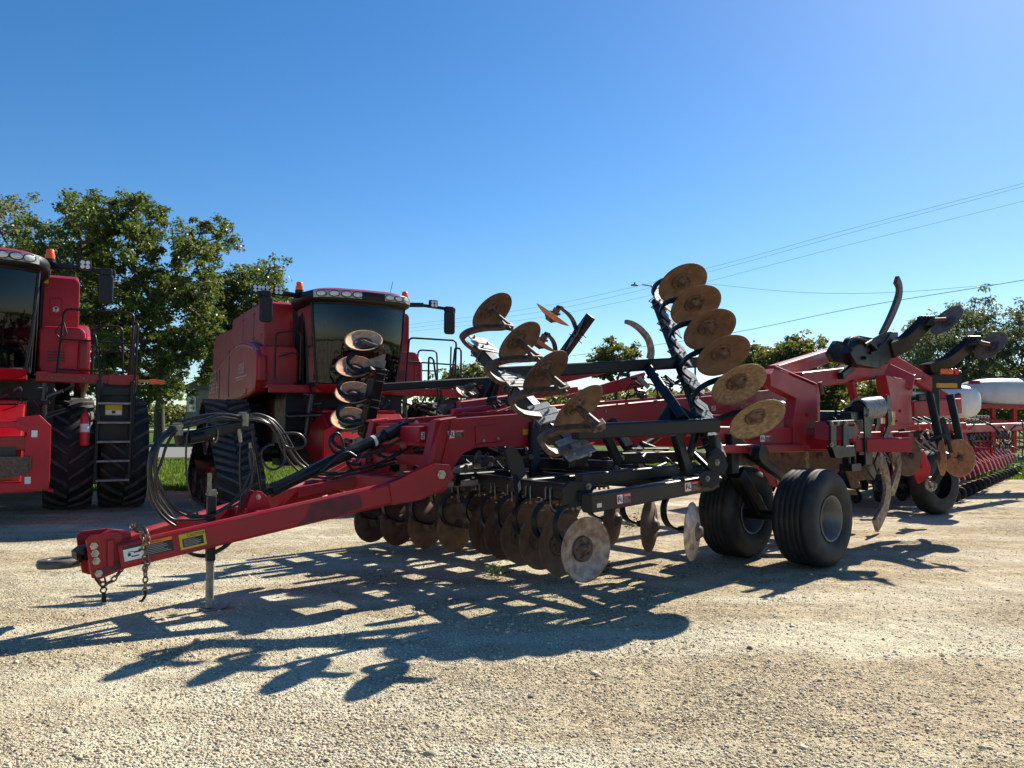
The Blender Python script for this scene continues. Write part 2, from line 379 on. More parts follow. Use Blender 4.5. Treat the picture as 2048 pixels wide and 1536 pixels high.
def leaves(centers, size, droop=.35, aspect=.5):
    """one folded pointed leaf (2 quads-as-tris) per centre"""
    n = len(centers)
    th = RNG.uniform(0, 2 * np.pi, n); el = RNG.normal(-droop, .55, n)
    d = np.stack([np.cos(th) * np.cos(el), np.sin(th) * np.cos(el), np.sin(el)], 1)
    r = RNG.normal(size=(n, 3)); s = np.cross(d, r); s /= np.linalg.norm(s, axis=1, keepdims=True) + 1e-9
    nn = np.cross(d, s)
    L = (size * RNG.uniform(.6, 1.35, n))[:, None]; w = L * aspect * .5
    a = centers; b = a + d * L * .5 + s * w + nn * L * .06; c = a + d * L; e = a + d * L * .5 - s * w + nn * L * .06
    vs = np.stack([a, b, c, e], 1).reshape(-1, 3)
    fi = (np.arange(n)[:, None] * 4 + np.array([[0, 1, 2, 3]])).ravel()
    return vs, fi

# ================================================================ SETTING
CAMD = bpy.data.cameras.new('camera'); CAM = bpy.data.objects.new('camera', CAMD); COL.objects.link(CAM); sc.camera = CAM
CAM.location = EYE; CAM.rotation_euler = (R(90) + PITCH, 0, 0); CAMD.sensor_width = 36; CAMD.lens = 36 * FP / 2048; CAMD.clip_end = 2000; CAMD.clip_start = .05
SUNV = V((.81, .98, 1.0)).normalized()
sun = bpy.data.lights.new('sun', 'SUN'); so = bpy.data.objects.new('sun', sun); COL.objects.link(so)
sun.energy = 5.0; sun.angle = R(.53); sun.color = (1.0, .93, .79)
so.rotation_euler = SUNV.to_track_quat('Z', 'Y').to_euler(); so.location = (20, 20, 30)
wd = bpy.data.worlds.new('World'); sc.world = wd; wd.use_nodes = True; nt = wd.node_tree
sky = nt.nodes.new('ShaderNodeTexSky'); sky.sky_type = 'NISHITA'; sky.sun_disc = False
sky.sun_elevation = math.asin(SUNV.z); sky.sun_rotation = math.atan2(SUNV.x, SUNV.y)
sky.altitude = 300; sky.air_density = 1.0; sky.dust_density = .25; sky.ozone_density = 3.5
bg = nt.nodes['Background']; bg.inputs[1].default_value = .058
hsv = nt.nodes.new('ShaderNodeHueSaturation'); hsv.inputs['Saturation'].default_value = 1.28; hsv.inputs['Value'].default_value = 1.25; hsv.inputs['Hue'].default_value = .501
nt.links.new(sky.outputs[0], hsv.inputs['Color']); nt.links.new(hsv.outputs[0], bg.inputs[0])
sc.view_settings.view_transform = 'Standard'; sc.view_settings.look = 'None'; sc.view_settings.gamma = 1; sc.view_settings.exposure = .98
sc.cycles.max_bounces = 8; sc.cycles.transparent_max_bounces = 12

# ground
def sheet(name, poly, z, mat, kind='structure'):
    mb = MB(); mb.add([(x, y, z) for x, y in poly], [tuple(range(len(poly)))]); return tag(mb.build(name, mat), kind=kind)
lawn = sheet('lawn', [(-900, -60), (900, -60), (900, 1500), (-900, 1500)], -.03, 'lawn_green')
edge = []
for i in range(90):
    x = -70 + i * 1.8
    y = 18.6 + .35 * math.sin(i * 1.7) + .25 * math.sin(i * .61 + 1) + RNG.uniform(-.12, .12)
    if x > -6: y += 2.6 * min(1, (x + 6) / 5)
    if x > 9: y += 2.2 * min(1, (x - 9) / 6)
    edge.append((x, y))
sheet('gravel_lot', [(-70, -40), (90, -40)] + edge[::-1], 0, 'gravel')
sheet('road', [(-200, 37), (-3, 39), (-3, 57), (-200, 54)], -.022, 'asphalt')
# rising bank and pale path beyond the road
gx = np.linspace(-160, 40, 60); gy = np.linspace(60, 240, 30); vs = []; fs = []
for j, y in enumerate(gy):
    for i, x in enumerate(gx):
        h = 2.4 * max(0, min(1, (y - 60) / 70)) ** 1.3 * max(0, min(1, (-8 - x) / 25)) + .25 * math.sin(x * .13) * math.sin(y * .07) * min(1, (y - 60) / 30)
        vs.append((x, y, h - .02))
for j in range(29):
    for i in range(59): fs.append((j * 60 + i, j * 60 + i + 1, (j + 1) * 60 + i + 1, (j + 1) * 60 + i))
mb = MB(); mb.add(vs, fs, True); tag(mb.build('hill', 'lawn_green'), kind='structure')
mb = MB(); pp = [W(250, 866, 84), W(430, 853, 100), W(430, 848, 100), W(250, 860, 84)]
pl_ = [(p.x, p.y) for p in pp]
mb = MB(); vs = []
for k in range(24):
    x = -60 + k * 1.9; vs += [(x, 84 + k * .5, 1.05), (x, 86.4 + k * .5, 1.12)]
mb.add(vs, [(2 * k, 2 * k + 2, 2 * k + 3, 2 * k + 1) for k in range(23)]); tag(mb.build('path', 'concrete'), kind='structure')

# loose stones scattered over the lot (uncountable)
def stones(n, y0, y1, smin, smax, power):
    pyv = 850 + 60 * ((1 - RNG.random(n)) ** -power - 1) if False else RNG.uniform(y0, y1, n)
    pxv = RNG.uniform(-250, 2300, n)
    P = []
    u = (pxv - 1024) / FP; v = (768 - pyv) / FP
    dy = math.cos(PITCH) - v * math.sin(PITCH); dz = math.sin(PITCH) + v * math.cos(PITCH)
    s = -CAMH / dz
    X = u * s; Y = dy * s
    # clumping: keep more stones where the pebbly noise is high
    k = .5 + .5 * np.sin(X * 2.1 + 1.3 * np.sin(Y * 1.7)) * np.sin(Y * 2.6 + 1.1 * np.sin(X * 1.3 + 2))
    k = k * np.clip(1.15 - .16 * (X + 1.5), .35, 1); keep = RNG.random(n) < (.12 + .88 * k); X = X[keep]; Y = Y[keep]; n = len(X)
    return X, Y, RNG.uniform(0, 1, n) ** 2.2 * (smax - smin) + smin
t_ = (1 + 5 ** .5) / 2
ico = np.array([(-1, t_, 0), (1, t_, 0), (-1, -t_, 0), (1, -t_, 0), (0, -1, t_), (0, 1, t_), (0, -1, -t_), (0, 1, -t_), (t_, 0, -1), (t_, 0, 1), (-t_, 0, -1), (-t_, 0, 1)]) / 1.9
icf = np.array([(0, 11, 5), (0, 5, 1), (0, 1, 7), (0, 7, 10), (0, 10, 11), (1, 5, 9), (5, 11, 4), (11, 10, 2), (10, 7, 6), (7, 1, 8), (3, 9, 4), (3, 4, 2), (3, 2, 6), (3, 6, 8), (3, 8, 9), (4, 9, 5), (2, 4, 11), (6, 2, 10), (8, 6, 7), (9, 8, 1)])
def stone_mesh(name, X, Y, S):
    n = len(X); ang = RNG.uniform(0, 2 * np.pi, n); sc3 = RNG.uniform(.55, 1.15, (n, 3)); sc3[:, 2] *= .62
    v = ico[None] * sc3[:, None, :] * S[:, None, None] * RNG.uniform(.6, 1.25, (n, 12, 1))
    c, s_ = np.cos(ang)[:, None], np.sin(ang)[:, None]
    x = v[..., 0] * c - v[..., 1] * s_ + X[:, None]; y = v[..., 0] * s_ + v[..., 1] * c + Y[:, None]; z = v[..., 2] + S[:, None] * .12
    vv = np.stack([x, y, z], -1).reshape(-1, 3); ff = (icf[None] + (np.arange(n) * 12)[:, None, None]).ravel()
    return tag(npmesh(name, vv, ff, 3, 'stone'), kind='stuff')
Xa, Ya, Sa = stones(190000, 970, 1580, .003, .0125, 1)
Xb, Yb, Sb = stones(6500, 940, 1560, .008, .018, 1)
Xc, Yc, Sc = stones(260, 1000, 1540, .02, .036, 1)
so_ = stone_mesh('loose_gravel', np.concatenate([Xa, Xb, Xc]), np.concatenate([Ya, Yb, Yc]), np.concatenate([Sa, Sb, Sc]))
so_['label'] = 'loose pale pebbles scattered over the gravel lot'; so_['category'] = 'gravel'

# grass blades
def grass(name, X, Y, Z, h, label):
    n = len(X); ang = RNG.uniform(0, 2 * np.pi, n); hh = h * RNG.uniform(.5, 1.4, n); w = .006 + .004 * RNG.random(n) + .0006 * Y
    lean = RNG.normal(0, .35, (n, 2)) * hh[:, None]
    a = np.stack([X - np.cos(ang) * w, Y - np.sin(ang) * w, Z], 1); b = np.stack([X + np.cos(ang) * w, Y + np.sin(ang) * w, Z], 1)
    c = np.stack([X + lean[:, 0], Y + lean[:, 1], Z + hh], 1)
    vv = np.stack([a, b, c], 1).reshape(-1, 3); ff = np.arange(3 * n)
    o = npmesh(name, vv, ff, 3, 'grass_blade'); tag(o, label, 'grass', kind='stuff')
nG = 90000; X = RNG.uniform(-22, 20, nG); Y = 18.3 + 22 * RNG.random(nG) ** 1.5
ed = np.array(edge); eY = np.interp(X, ed[:, 0], ed[:, 1]); k = (Y > eY - .12 + RNG.normal(0, .1, nG)) & (Y < 37)
grass('grass', X[k], Y[k], np.full(k.sum(), -.03), .10, 'mown green grass beyond the gravel lot')

# ================================================================ TREES
def inpoly(x, y, P):
    c = False; j = len(P) - 1
    for i in range(len(P)):
        if (P[i][1] > y) != (P[j][1] > y) and x < (P[j][0] - P[i][0]) * (y - P[i][1]) / (P[j][1] - P[i][1]) + P[i][0]: c = not c
        j = i
    return c
def tree(name, label, base, fork_z, outline, Y, depth, nclump, crad, lpc, lsize, leafmat, trunk_r, group, droop=.35, aspect=.5, fill=1.0, gap=None):
    base = V(base); root = thing(name, label, 'tree', base, group)
    xs = [p[0] for p in outline]; ys = [p[1] for p in outline]; cl = []
    tries = 0
    while len(cl) < nclump and tries < 60000:
        tries += 1
        x = random.uniform(min(xs), max(xs)); y = random.uniform(min(ys), max(ys))
        if not inpoly(x, y, outline): continue
        if gap and any((x - g[0]) ** 2 / g[2] ** 2 + (y - g[1]) ** 2 / g[3] ** 2 < 1 for g in gap): continue
        q = W(x, y, Y + random.uniform(-1, 1) * depth)
        if any((q - c).length < crad * .62 for c in cl) and random.random() < .8: continue
        cl.append(q)
    # limbs: each clump hangs on the nearest node nearer to the fork
    fork = base + V((0, 0, fork_z)); nodes = [fork]; par = {0: None}; order = sorted(cl, key=lambda c: (c - fork).length)
    for c in order:
        best = min(range(len(nodes)), key=lambda i: (nodes[i] - c).length * 1.0 + (nodes[i] - fork).length * .35 + max(0, nodes[i].z - c.z) * .8)
        p = nodes[best]
        if (c - p).length > crad * 2.6:
            mid = p.lerp(c, .5) + V((random.uniform(-.3, .3), random.uniform(-.3, .3), random.uniform(-.1, .5))) * crad * .7
            nodes.append(mid); par[len(nodes) - 1] = best; best = len(nodes) - 1
        nodes.append(c); par[len(nodes) - 1] = best
    cnt = [1] * len(nodes)
    for i in range(len(nodes) - 1, 0, -1): cnt[par[i]] += cnt[i]
    tot = cnt[0]; mb = MB()
    rad = lambda k: trunk_r * (k / tot) ** .45
    for i in range(1, len(nodes)):
        a = nodes[par[i]]; b = nodes[i]; r1 = max(.012, rad(cnt[i]) * .8); r0 = max(r1, min(rad(cnt[par[i]]) * .75, r1 * 1.5))
        md = a.lerp(b, .5) + V((random.uniform(-1, 1), random.uniform(-1, 1), random.uniform(-.5, 1))) * (b - a).length * .07
        mb.tube([a, md, b], r0, 6, r1=r1)
    tp = [base + V((0, 0, -.1)), base + V((.02, 0, fork_z * .3)), base + V((-.04, .03, fork_z * .7)), fork]
    mb.tube(spline(tp, 4), trunk_r * 1.25, 10, r1=trunk_r * .9)
    mb.build('trunk', 'bark', root)
    C = np.array([tuple(c) for c in cl]); pts = []
    for c in C:
        k = max(3, int(random.randint(5, 8)))
        sub = c + RNG.normal(0, crad * .48, (k, 3)) * np.array([1, 1, .75])
        for s_ in sub:
            n = max(4, int(lpc / k * random.uniform(.5, 1.5) * fill))
            q = RNG.normal(0, 1, (n, 3)); q /= np.linalg.norm(q, axis=1, keepdims=True)
            q *= (RNG.random((n, 1)) ** .5) * crad * random.uniform(.28, .52); q[:, 2] *= .7
            pts.append(s_ + q)
    P = np.concatenate(pts); vv, ff = leaves(P, lsize, droop, aspect)
    npmesh('crown', vv, ff, 4, leafmat, root, off=tuple(base))
    return root
TL = 'trees behind the combines'; TR = 'trees on the horizon at right'
tree('walnut_tree', 'tall dark green tree at the left edge behind the left combine', W(-60, 872, 40), 3.2,
     [(-180, 440), (-60, 405), (20, 392), (50, 420), (62, 470), (100, 520), (110, 640), (90, 800), (-120, 830)], 40, 3.0, 105, 1.1, 330, .185, 'leaf_olive', .38, TL)
tree('walnut_tree', 'largest broad leafy tree between the two combines', G(318, 886), 3.7,
     [(62, 470), (75, 425), (110, 440), (145, 402), (215, 396), (235, 412), (262, 392), (300, 398), (318, 430), (326, 490), (352, 515), (362, 452), (380, 426), (412, 450), (442, 460), (458, 505), (445, 560), (430, 600), (420, 690), (396, 760), (350, 785), (300, 798), (262, 810), (200, 795), (110, 780), (70, 640)], 33, 3.2, 220, .76, 400, .165, 'leaf_walnut', .42, TL,
     gap=[(318, 530, 20, 26), (300, 700, 10, 12), (338, 470, 10, 22)])
tree('walnut_tree', 'smaller rounded tree rising beside the combine with crawler tracks', W(452, 872, 37), 2.4,
     [(430, 560), (470, 560), (483, 538), (520, 528), (545, 545), (562, 560), (555, 600), (530, 620), (480, 690), (440, 740), (412, 752), (400, 640)], 37, 2.2, 68, .85, 330, .175, 'leaf_walnut', .3, TL)
tree('maple_tree', 'lone round small tree seen over the black wing tube', W(1232, 858, 90), 3.0,
     [(1190, 722), (1198, 700), (1220, 688), (1250, 692), (1268, 712), (1262, 740), (1200, 745)], 90, 2.2, 34, 1.1, 170, .42, 'leaf_olive', .3, TR)
tree('maple_tree', 'full green tree left of the red rear frame', W(1540, 858, 75), 3.0,
     [(1475, 760), (1500, 706), (1530, 697), (1545, 720), (1560, 840), (1450, 845)], 75, 2.5, 90, 1.1, 170, .38, 'leaf_olive', .3, TR)
tree('maple_tree', 'tallest round tree above the red rear frame', W(1610, 858, 70), 3.0,
     [(1540, 705), (1570, 680), (1600, 676), (1625, 688), (1648, 680), (1660, 705), (1740, 780), (1760, 845), (1530, 845), (1545, 790)], 70, 2.8, 130, 1.1, 180, .36, 'leaf_olive', .35, TR)
tree('shrub_tree', 'dark bushy tree low behind the leveler arms and tanks', W(1860, 858, 60), 1.5,
     [(1700, 790), (1780, 745), (1900, 730), (2000, 740), (2100, 740), (2100, 850), (1700, 850)], 60, 2.5, 120, 1.1, 180, .33, 'leaf_olive', .25, TR)
tree('ash_tree', 'airy pale green tree behind the folded leveler arms', W(1900, 858, 42), 2.6,
     [(1800, 700), (1830, 650), (1870, 640), (1905, 650), (1925, 610), (1960, 600), (1972, 640), (1985, 700), (1965, 780), (1830, 780)], 42, 2.6, 85, .9, 220, .23, 'leaf_ash', .22, TR, droop=.6, aspect=.35, fill=.85)
tree('ash_tree', 'airy pale green tree at the right edge above the white tank', W(2060, 858, 42), 2.6,
     [(1985, 640), (2010, 615), (2060, 605), (2180, 600), (2200, 780), (1985, 775)], 42, 2.6, 75, .9, 220, .23, 'leaf_ash', .22, TR, droop=.6, aspect=.35, fill=.85)
tree('shrub_tree', 'low green trees seen through the right combine railing', W(925, 858, 80), 2.0,
     [(860, 770), (885, 745), (925, 733), (970, 740), (1000, 765), (985, 830), (870, 835)], 80, 2.5, 40, 1.2, 170, .4, 'leaf_olive', .2, TR)
bank = [W(x, 845, 110) for x in range(150, 460, 12)]
P = np.array([tuple(b + V((random.gauss(0, 1.5), random.gauss(0, 2), random.uniform(-.2, 2.4)))) for b in bank for _ in range(240)])
vv, ff = leaves(P, .55, .1, .5); tag(npmesh('undergrowth', vv, ff, 4, 'leaf_olive'), 'low bushes on the bank beyond the road', 'bushes', kind='stuff')
P = np.array([tuple(W(x, random.uniform(782, 852) if x > 1000 else random.uniform(815, 852), 100 + random.uniform(-6, 6))) for x in np.random.default_rng(3).uniform(560, 2400, 42000)])
vv, ff = leaves(P, .7, .1, .55); tag(npmesh('treeline', vv, ff, 4, 'leaf_olive'), 'low distant belt of green scrub along the horizon', 'treeline', kind='stuff')

# house
h0 = W(372, 846, 62); root = thing('house', 'sage green house with white trimmed window behind the trees', 'house', h0)
rx = V((1, .1, 0)).normalized(); ry = V((-.1, 1, 0)).normalized()
mb = MB(); hc = h0 + rx * 3.2 + ry * 3.0
mb.box(hc + UP * 1.35, (6.4, 6.0, 3.1), (rx, ry, UP)); 
for k in range(14): mb.box(h0 + rx * 3.2 - ry * .012 + UP * (-.1 + .22 * k), (6.4, .02, .025), (rx, ry, UP))
mb.build('wall', 'house_siding', root)
mb = MB(); e0 = h0 + rx * -.4 - ry * .4 + UP * 2.85; 
a, b, c, d = e0, e0 + rx * 7.2, e0 + rx * 7.2 + ry * 6.8, e0 + ry * 6.8
r0 = e0 + rx * 3.6 + UP * 1.7; r1 = r0 + ry * 6.8
mb.add([a, b, c, d, r0, r1, a - UP * .15, b - UP * .15, c - UP * .15, d - UP * .15], [(0, 4, 5, 3), (1, 2, 5, 4), (0, 6, 7, 1), (1, 7, 8, 2), (2, 8, 9, 3), (3, 9, 6, 0), (0, 1, 4), (2, 3, 5), (6, 9, 8, 7)])
mb.build('roof', 'shingle', root)
wp = h0 + rx * .42 - ry * .05 + UP * .95
mb = MB(); mb.box(wp + UP * .55 - rx * .28, (.09, .08, 1.2), (rx, ry, UP)).box(wp + UP * .55 + rx * .28, (.09, .08, 1.2), (rx, ry, UP)).box(wp + UP * 1.15, (.5, .08, .09), (rx, ry, UP)).box(wp - UP * .02, (.7, .12, .08), (rx, ry, UP)).box(wp + UP * .55, (.46, .06, .05), (rx, ry, UP))
wf = mb.build('window', 'window_trim', root)
mb = MB(); mb.box(wp + UP * .55 + ry * .03, (.5, .02, 1.15), (rx, ry, UP)); mb.build('pane', 'house_glass', wf)

# wires and the street lamp
def wire(pts, Y0, Y1, r, label, name='utility_wire'):
    x0, x1 = pts[0][0], pts[-1][0]; out = []
    for x, y in pts:
        f = (x - x0) / (x1 - x0); Yk = 1 / ((1 - f) / Y0 + f / Y1); out.append(W(x, y, Yk))
    mb = MB(); mb.tube(spline(out, 8), r, 5); tag(mb.build(name, 'black_print'), label, 'wire', 'overhead wires')
wire([(420, 697), (820, 649), (1060, 617), (1250, 578), (1400, 540), (1500, 514), (1700, 458), (2048, 366), (2500, 242)], 95, 38, .009, 'topmost of the three high thin overhead wires')
wire([(420, 705), (820, 656), (1060, 627), (1250, 588), (1400, 548), (1500, 522), (1700, 466), (2048, 373), (2500, 252)], 96, 39, .009, 'middle one of the three high thin overhead wires')
wire([(420, 712), (820, 663), (1060, 638), (1250, 602), (1400, 567), (1500, 541), (1700, 489), (2048, 402), (2500, 288)], 97, 40, .009, 'lowest of the three high thin overhead wires')
wire([(1355, 562), (1420, 568), (1560, 582), (1680, 587), (1800, 584), (1920, 575), (2048, 560), (2500, 470)], 60, 35, .011, 'sagging twisted cable running from the street lamp')
wire([(900, 745), (1140, 712), (1310, 690), (1480, 663), (1720, 614), (2048, 560), (2500, 478)], 80, 30, .016, 'thick dark overhead cable crossing behind the upright shank')
lb = W(1392, 858, 60); lamp = thing('street_lamp', 'small cobra head street lamp on a curved arm above the discs', 'street lamp', (lb.x, lb.y, 0))
mb = MB(); lt = W(1388, 560, 60); mb.tube([V((lb.x, lb.y, 0)), lt], .09, 10, r1=.06); mb.build('pole', 'brown_steel', lamp)
mb = MB(); mb.tube(spline([W(1386, 590, 60), W(1345, 583, 60), W(1310, 574, 60), W(1284, 569, 60)], 6), .05, 6); mb.build('arm', 'steel_grey', lamp)
mb = MB(); hd = W(1269, 570, 60); mb.ball(hd, .32, 14, (1, .45, .26)).cyl(hd, hd + V((.02, 0, .2)), .07, n=10); mb.box(hd - V((0, 0, .04)), (.5, .22, .06)); mb.build('lamp_head', 'steel_grey', lamp)

# ================================================================ DISK RIPPER (front implement)
rip = thing('disk_ripper', 'red and black folding disk ripper with rusty blades and long red drawbar, nearest machine', 'tillage implement', (HC.x, HC.y, 0))
def decal(parent, o, u, v, w, h, kind, n=None, name='decal', label=None):
    """o: lower left corner on the surface, u/v unit axes; built as thin sheets standing proud"""
    u = V(u).normalized(); v = V(v); v = (v - u * v.dot(u)).normalized(); n = V(n).normalized() if n is not None else u.cross(v).normalized()
    if n.dot(EYE - o) < 0 and parent is rip: n = -n
    def q(x0, y0, x1, y1, k): 
        b = o + n * (.0015 * k)
        return [b + u * (x0 * w) + v * (y0 * h), b + u * (x1 * w) + v * (y0 * h), b + u * (x1 * w) + v * (y1 * h), b + u * (x0 * w) + v * (y1 * h)]
    def sh(parts, mat, par, nm):
        mb = MB()
        for p in parts: mb.plate(q(*p), -n * .001)
        return mb.build(nm, mat, par)
    lines = lambda x0, y0, x1, y1, k, c: [(x0, y1 - (i + .62) * (y1 - y0) / c, x0 + (x1 - x0) * random.uniform(.6, 1), y1 - (i + .25) * (y1 - y0) / c, k) for i in range(c)]
    if kind == 'caution':
        b = sh([(0, 0, 1, 1, 1)], 'yellow_decal', parent, name); sh([(.1, .12, .9, .68, 2)], 'black_print', b, 'print'); sh(lines(.15, .16, .85, .62, 3, 5), 'grey_print', b, 'print')
        txt('CAUTION', b, o + n * .004 + u * (w * .3) + v * (h * .75), u, v, h * .2, 'black_print')
    elif kind == 'warning':
        b = sh([(0, 0, 1, 1, 1)], 'black_print', parent, name); sh([(0, 0, .42, .8, 2)], 'white_decal', b, 'print'); sh([(.42, .78, 1, 1, 2)], 'orange_decal', b, 'print'); sh(lines(.46, .06, .96, .74, 2, 6), 'grey_print', b, 'print')
        sh([(.08, .3, .14, .5, 3), (.14, .2, .3, .28, 3), (.2, .45, .34, .55, 3), (.3, .5, .36, .66, 3), (.1, .55, .2, .6, 3)], 'black_print', b, 'pictogram')
        txt('WARNING', b, o + n * .004 + u * (w * .52) + v * (h * .84), u, v, h * .13, 'black_print')
    elif kind == 'danger':
        b = sh([(0, 0, 1, 1, 1)], 'danger_red', parent, name); sh([(.03, .06, .40, .94, 2)], 'white_decal', b, 'print'); sh([(.44, .06, .97, .66, 2)], 'black_print', b, 'print'); sh(lines(.47, .1, .95, .62, 3, 4), 'grey_print', b, 'print')
        sh([(.07, .2, .13, .8, 3), (.13, .45, .2, .6, 3), (.2, .25, .24, .5, 3), (.26, .3, .31, .75, 3), (.31, .2, .37, .35, 3), (.15, .7, .22, .8, 3)], 'black_print', b, 'pictogram')
        txt('DANGER', b, o + n * .004 + u * (w * .5) + v * (h * .72), u, v, h * .2, 'white_decal')
    elif kind == 'small':
        b = sh([(0, 0, 1, 1, 1)], 'white_decal', parent, name); sh([(.3, .15, .7, .25, 2), (.3, .45, .7, .55, 2), (.3, .75, .7, .85, 2), (.2, .2, .35, .5, 2), (.62, .5, .78, .8, 2)], 'black_print', b, 'print')
    elif kind == 'pair':
        b = sh([(0, 0, 1, 1, 1)], 'danger_red', parent, name); sh([(.05, .08, .45, .92, 2)], 'white_decal', b, 'print'); sh([(.5, .1, .95, .8, 2)], 'gold_reflector', b, 'print')
    else: b = sh([(0, 0, 1, 1, 1)], kind, parent, name)
    if label: b['label'] = label
    return b
def txt(body, parent, o, u, v, size, mat, name='lettering', ext=.0008, shear=0.0, sx=1.0):
    cu = bpy.data.curves.new('t', 'FONT'); cu.body = body; cu.size = size * 1.3; cu.extrude = ext; cu.shear = shear
    ob = bpy.data.objects.new('t', cu); COL.objects.link(ob); dg = bpy.context.evaluated_depsgraph_get(); me = bpy.data.meshes.new_from_object(ob.evaluated_get(dg))
    bpy.data.objects.remove(ob); bpy.data.curves.remove(cu)
    u = V(u).normalized(); v = V(v); v = (v - u * v.dot(u)).normalized(); n = u.cross(v)
    off = OFFS.get(parent.name, V((0, 0, 0)))
    for k in me.vertices: c = k.co.copy(); k.co = o + u * (c.x * sx) + v * c.y + n * c.z - off
    me.materials.clear(); me.materials.append(M[mat]); me.name = name
    o2 = bpy.data.objects.new(name, me); COL.objects.link(o2); o2.parent = parent; return o2
def bolt(mb, p, n, r=.018, h=.014): mb.cyl(p, p + n * h, r, n=6).cyl(p + n * h, p + n * (h + .012), r * .5, n=8)

# ---- drawbar
def legpt(f, sgn, z0=None):
    return m(.20 + (2.92 - .20) * f, sgn * (.15 + .60 * f), .57 + (1.06 - .57) * f)
for sgn in (1, -1):
    mb = MB(); a = legpt(0, sgn); b = legpt(1, sgn); mb.beam(a, b, .10, .205, ch=.022)
    ld = (b - a).normalized(); ls = ld.cross(UP).normalized(); lu = ls.cross(ld).normalized(); lu = lu if lu.z > 0 else -lu
    if ls.dot(LA) < 0: ls = -ls
    # widened rear end with the hinge eye
    q = [legpt(.80, sgn) + lu * .1, legpt(.97, sgn) + lu * .19, legpt(1.02, sgn) + lu * .15, legpt(1.03, sgn) + lu * .02, legpt(.99, sgn) - lu * .06, legpt(.90, sgn) - lu * .12, legpt(.80, sgn) - lu * .104]
    mb.plate([p + ls * (.055 * 1) for p in q], ls * .016)
    mb.plate([p - ls * (.055 * 1) for p in q], -ls * .016)
    dl = mb.build('drawbar_leg', 'red_paint', rip, .005)
    if sgn == 1:
        mb = MB(); q0 = legpt(.52, 1) + ls * .0515; q1 = legpt(.70, 1) + ls * .0515
        mb.plate([q0 - lu * .085 - ld * .1, legpt(.60, 1) + ls * .0515 - lu * .085, q1 - lu * .06, q1 + lu * .055, q1 - ld * .06 + lu * .078, q0 + lu * .07 + ld * .05, q0 - lu * .03], ls * .0012); mb.build('scuff_mark', 'worn_stain', dl)
        mb = MB(); bolt(mb, legpt(.985, 1) + ls * .07 + lu * .075, ls, .045, .02); mb.build('hinge_pin', 'zinc', rip)
        decal(dl, pL(232, 1113, .17) + ls * 0, ld, lu, .34, .115, 'warning', ls) if False else None
        f0 = .02
        o_ = a + ld * .03 + ls * .052 - lu * .045; decal(dl, o_, ld, lu, .36, .115, 'warning', ls)
        o_ = a + ld * .44 + ls * .052 - lu * .06; decal(dl, o_, ld, lu, .20, .125, 'caution', ls)
mb = MB()
for f in (.80,):
    p = legpt(f, 1) + LA * .052; mb.tube([p - UP * .1 + LA * .0, p + LA * .001, p + UP * .1], .006, 5)
mb.build('weld', 'red_paint', rip)
# cross brace tubes between the legs
mb = MB(); mb.beam(legpt(.42, -1), legpt(.42, 1), .12, .14); mb.beam(legpt(.88, -1), legpt(.88, 1), .14, .2); mb.beam(m(2.0, -.45, .93), m(2.9, -.1, 1.08), .08, .1)
mb.build('cross_brace', 'red_paint', rip, .005)
# hitch head
mb = MB()
for L in (.155, -.155):
    P = [(172, 1080), (183, 1070), (236, 1064), (245, 1070), (246, 1118), (257, 1122), (257, 1134), (198, 1160), (184, 1156), (176, 1112)]
    q = [pL(x, y, .155) for x, y in P]; q = [p + LA * (L - .155) for p in q]; mb.plate(q, LA * (-.02 if L > 0 else .02))
mb.plate([pL(x, y, .12) for x, y in ((205, 1080), (236, 1063), (262, 1065), (262, 1078), (210, 1092))], -LA * .24)
mb.beam(m(.02, 0, .565), m(.45, 0, .60), .24, .05)
mb.plate([pL(x, y, .125) for x, y in ((186, 1090), (192, 1150), (205, 1152), (215, 1090))], -LA * .25)
mb.beam(pL(222, 1080, .17), pL(222, 1132, .17), .02, .05, side=LA)
hb = mb.build('hitch_bracket', 'red_paint', rip, .006)
mb = MB()
for x, y in ((187, 1092), (189.5, 1107), (192, 1122), (197, 1147)): bolt(mb, pL(x, y, .155) , LA, .03, .012)
mb.build('bolt', 'zinc', hb)
mb = MB(); mb.plate([pL(x, y, .1565) for x, y in ((188, 1142), (214, 1132), (232, 1120), (252, 1124), (252, 1133), (200, 1153), (190, 1153))], LA * .001); mb.build('scuff_mark', 'worn_stain', hb)
# hitch eye: forged ring lying flat
ec = G(120, 1126, .46); mb = MB()
ring = []; 
e1 = AX; e2 = LA
pts = []
for i in range(28):
    a = 2 * math.pi * i / 28; pts.append(ec + e1 * math.cos(a) * .125 + e2 * math.sin(a) * .085)
vs = []; fs = []
for p in pts:
    d = (p - ec).normalized()
    vs += [p + d * .038 - UP * .032, p + d * .05, p + d * .038 + UP * .036, p - d * .03 + UP * .036, p - d * .042, p - d * .03 - UP * .032]
for i in range(28):
    for k in range(6): fs.append((i * 6 + k, i * 6 + (k + 1) % 6, ((i + 1) % 28) * 6 + (k + 1) % 6, ((i + 1) % 28) * 6 + k))
mb.add(vs, fs, True)
hp = pL(176, 1103, 0); mb.build('hitch_eye', 'forged_steel', rip, .006); mb = MB(); mb.ribbon(spline([ec + AX * .11, ec + AX * .20 + UP * .005, hp - AX * .06 - UP * .015, hp + UP * .0, hp + AX * .08], 5), LA, .11, .065, .20, .12)
mb.build('hitch_shank', 'black_paint', rip, .012)
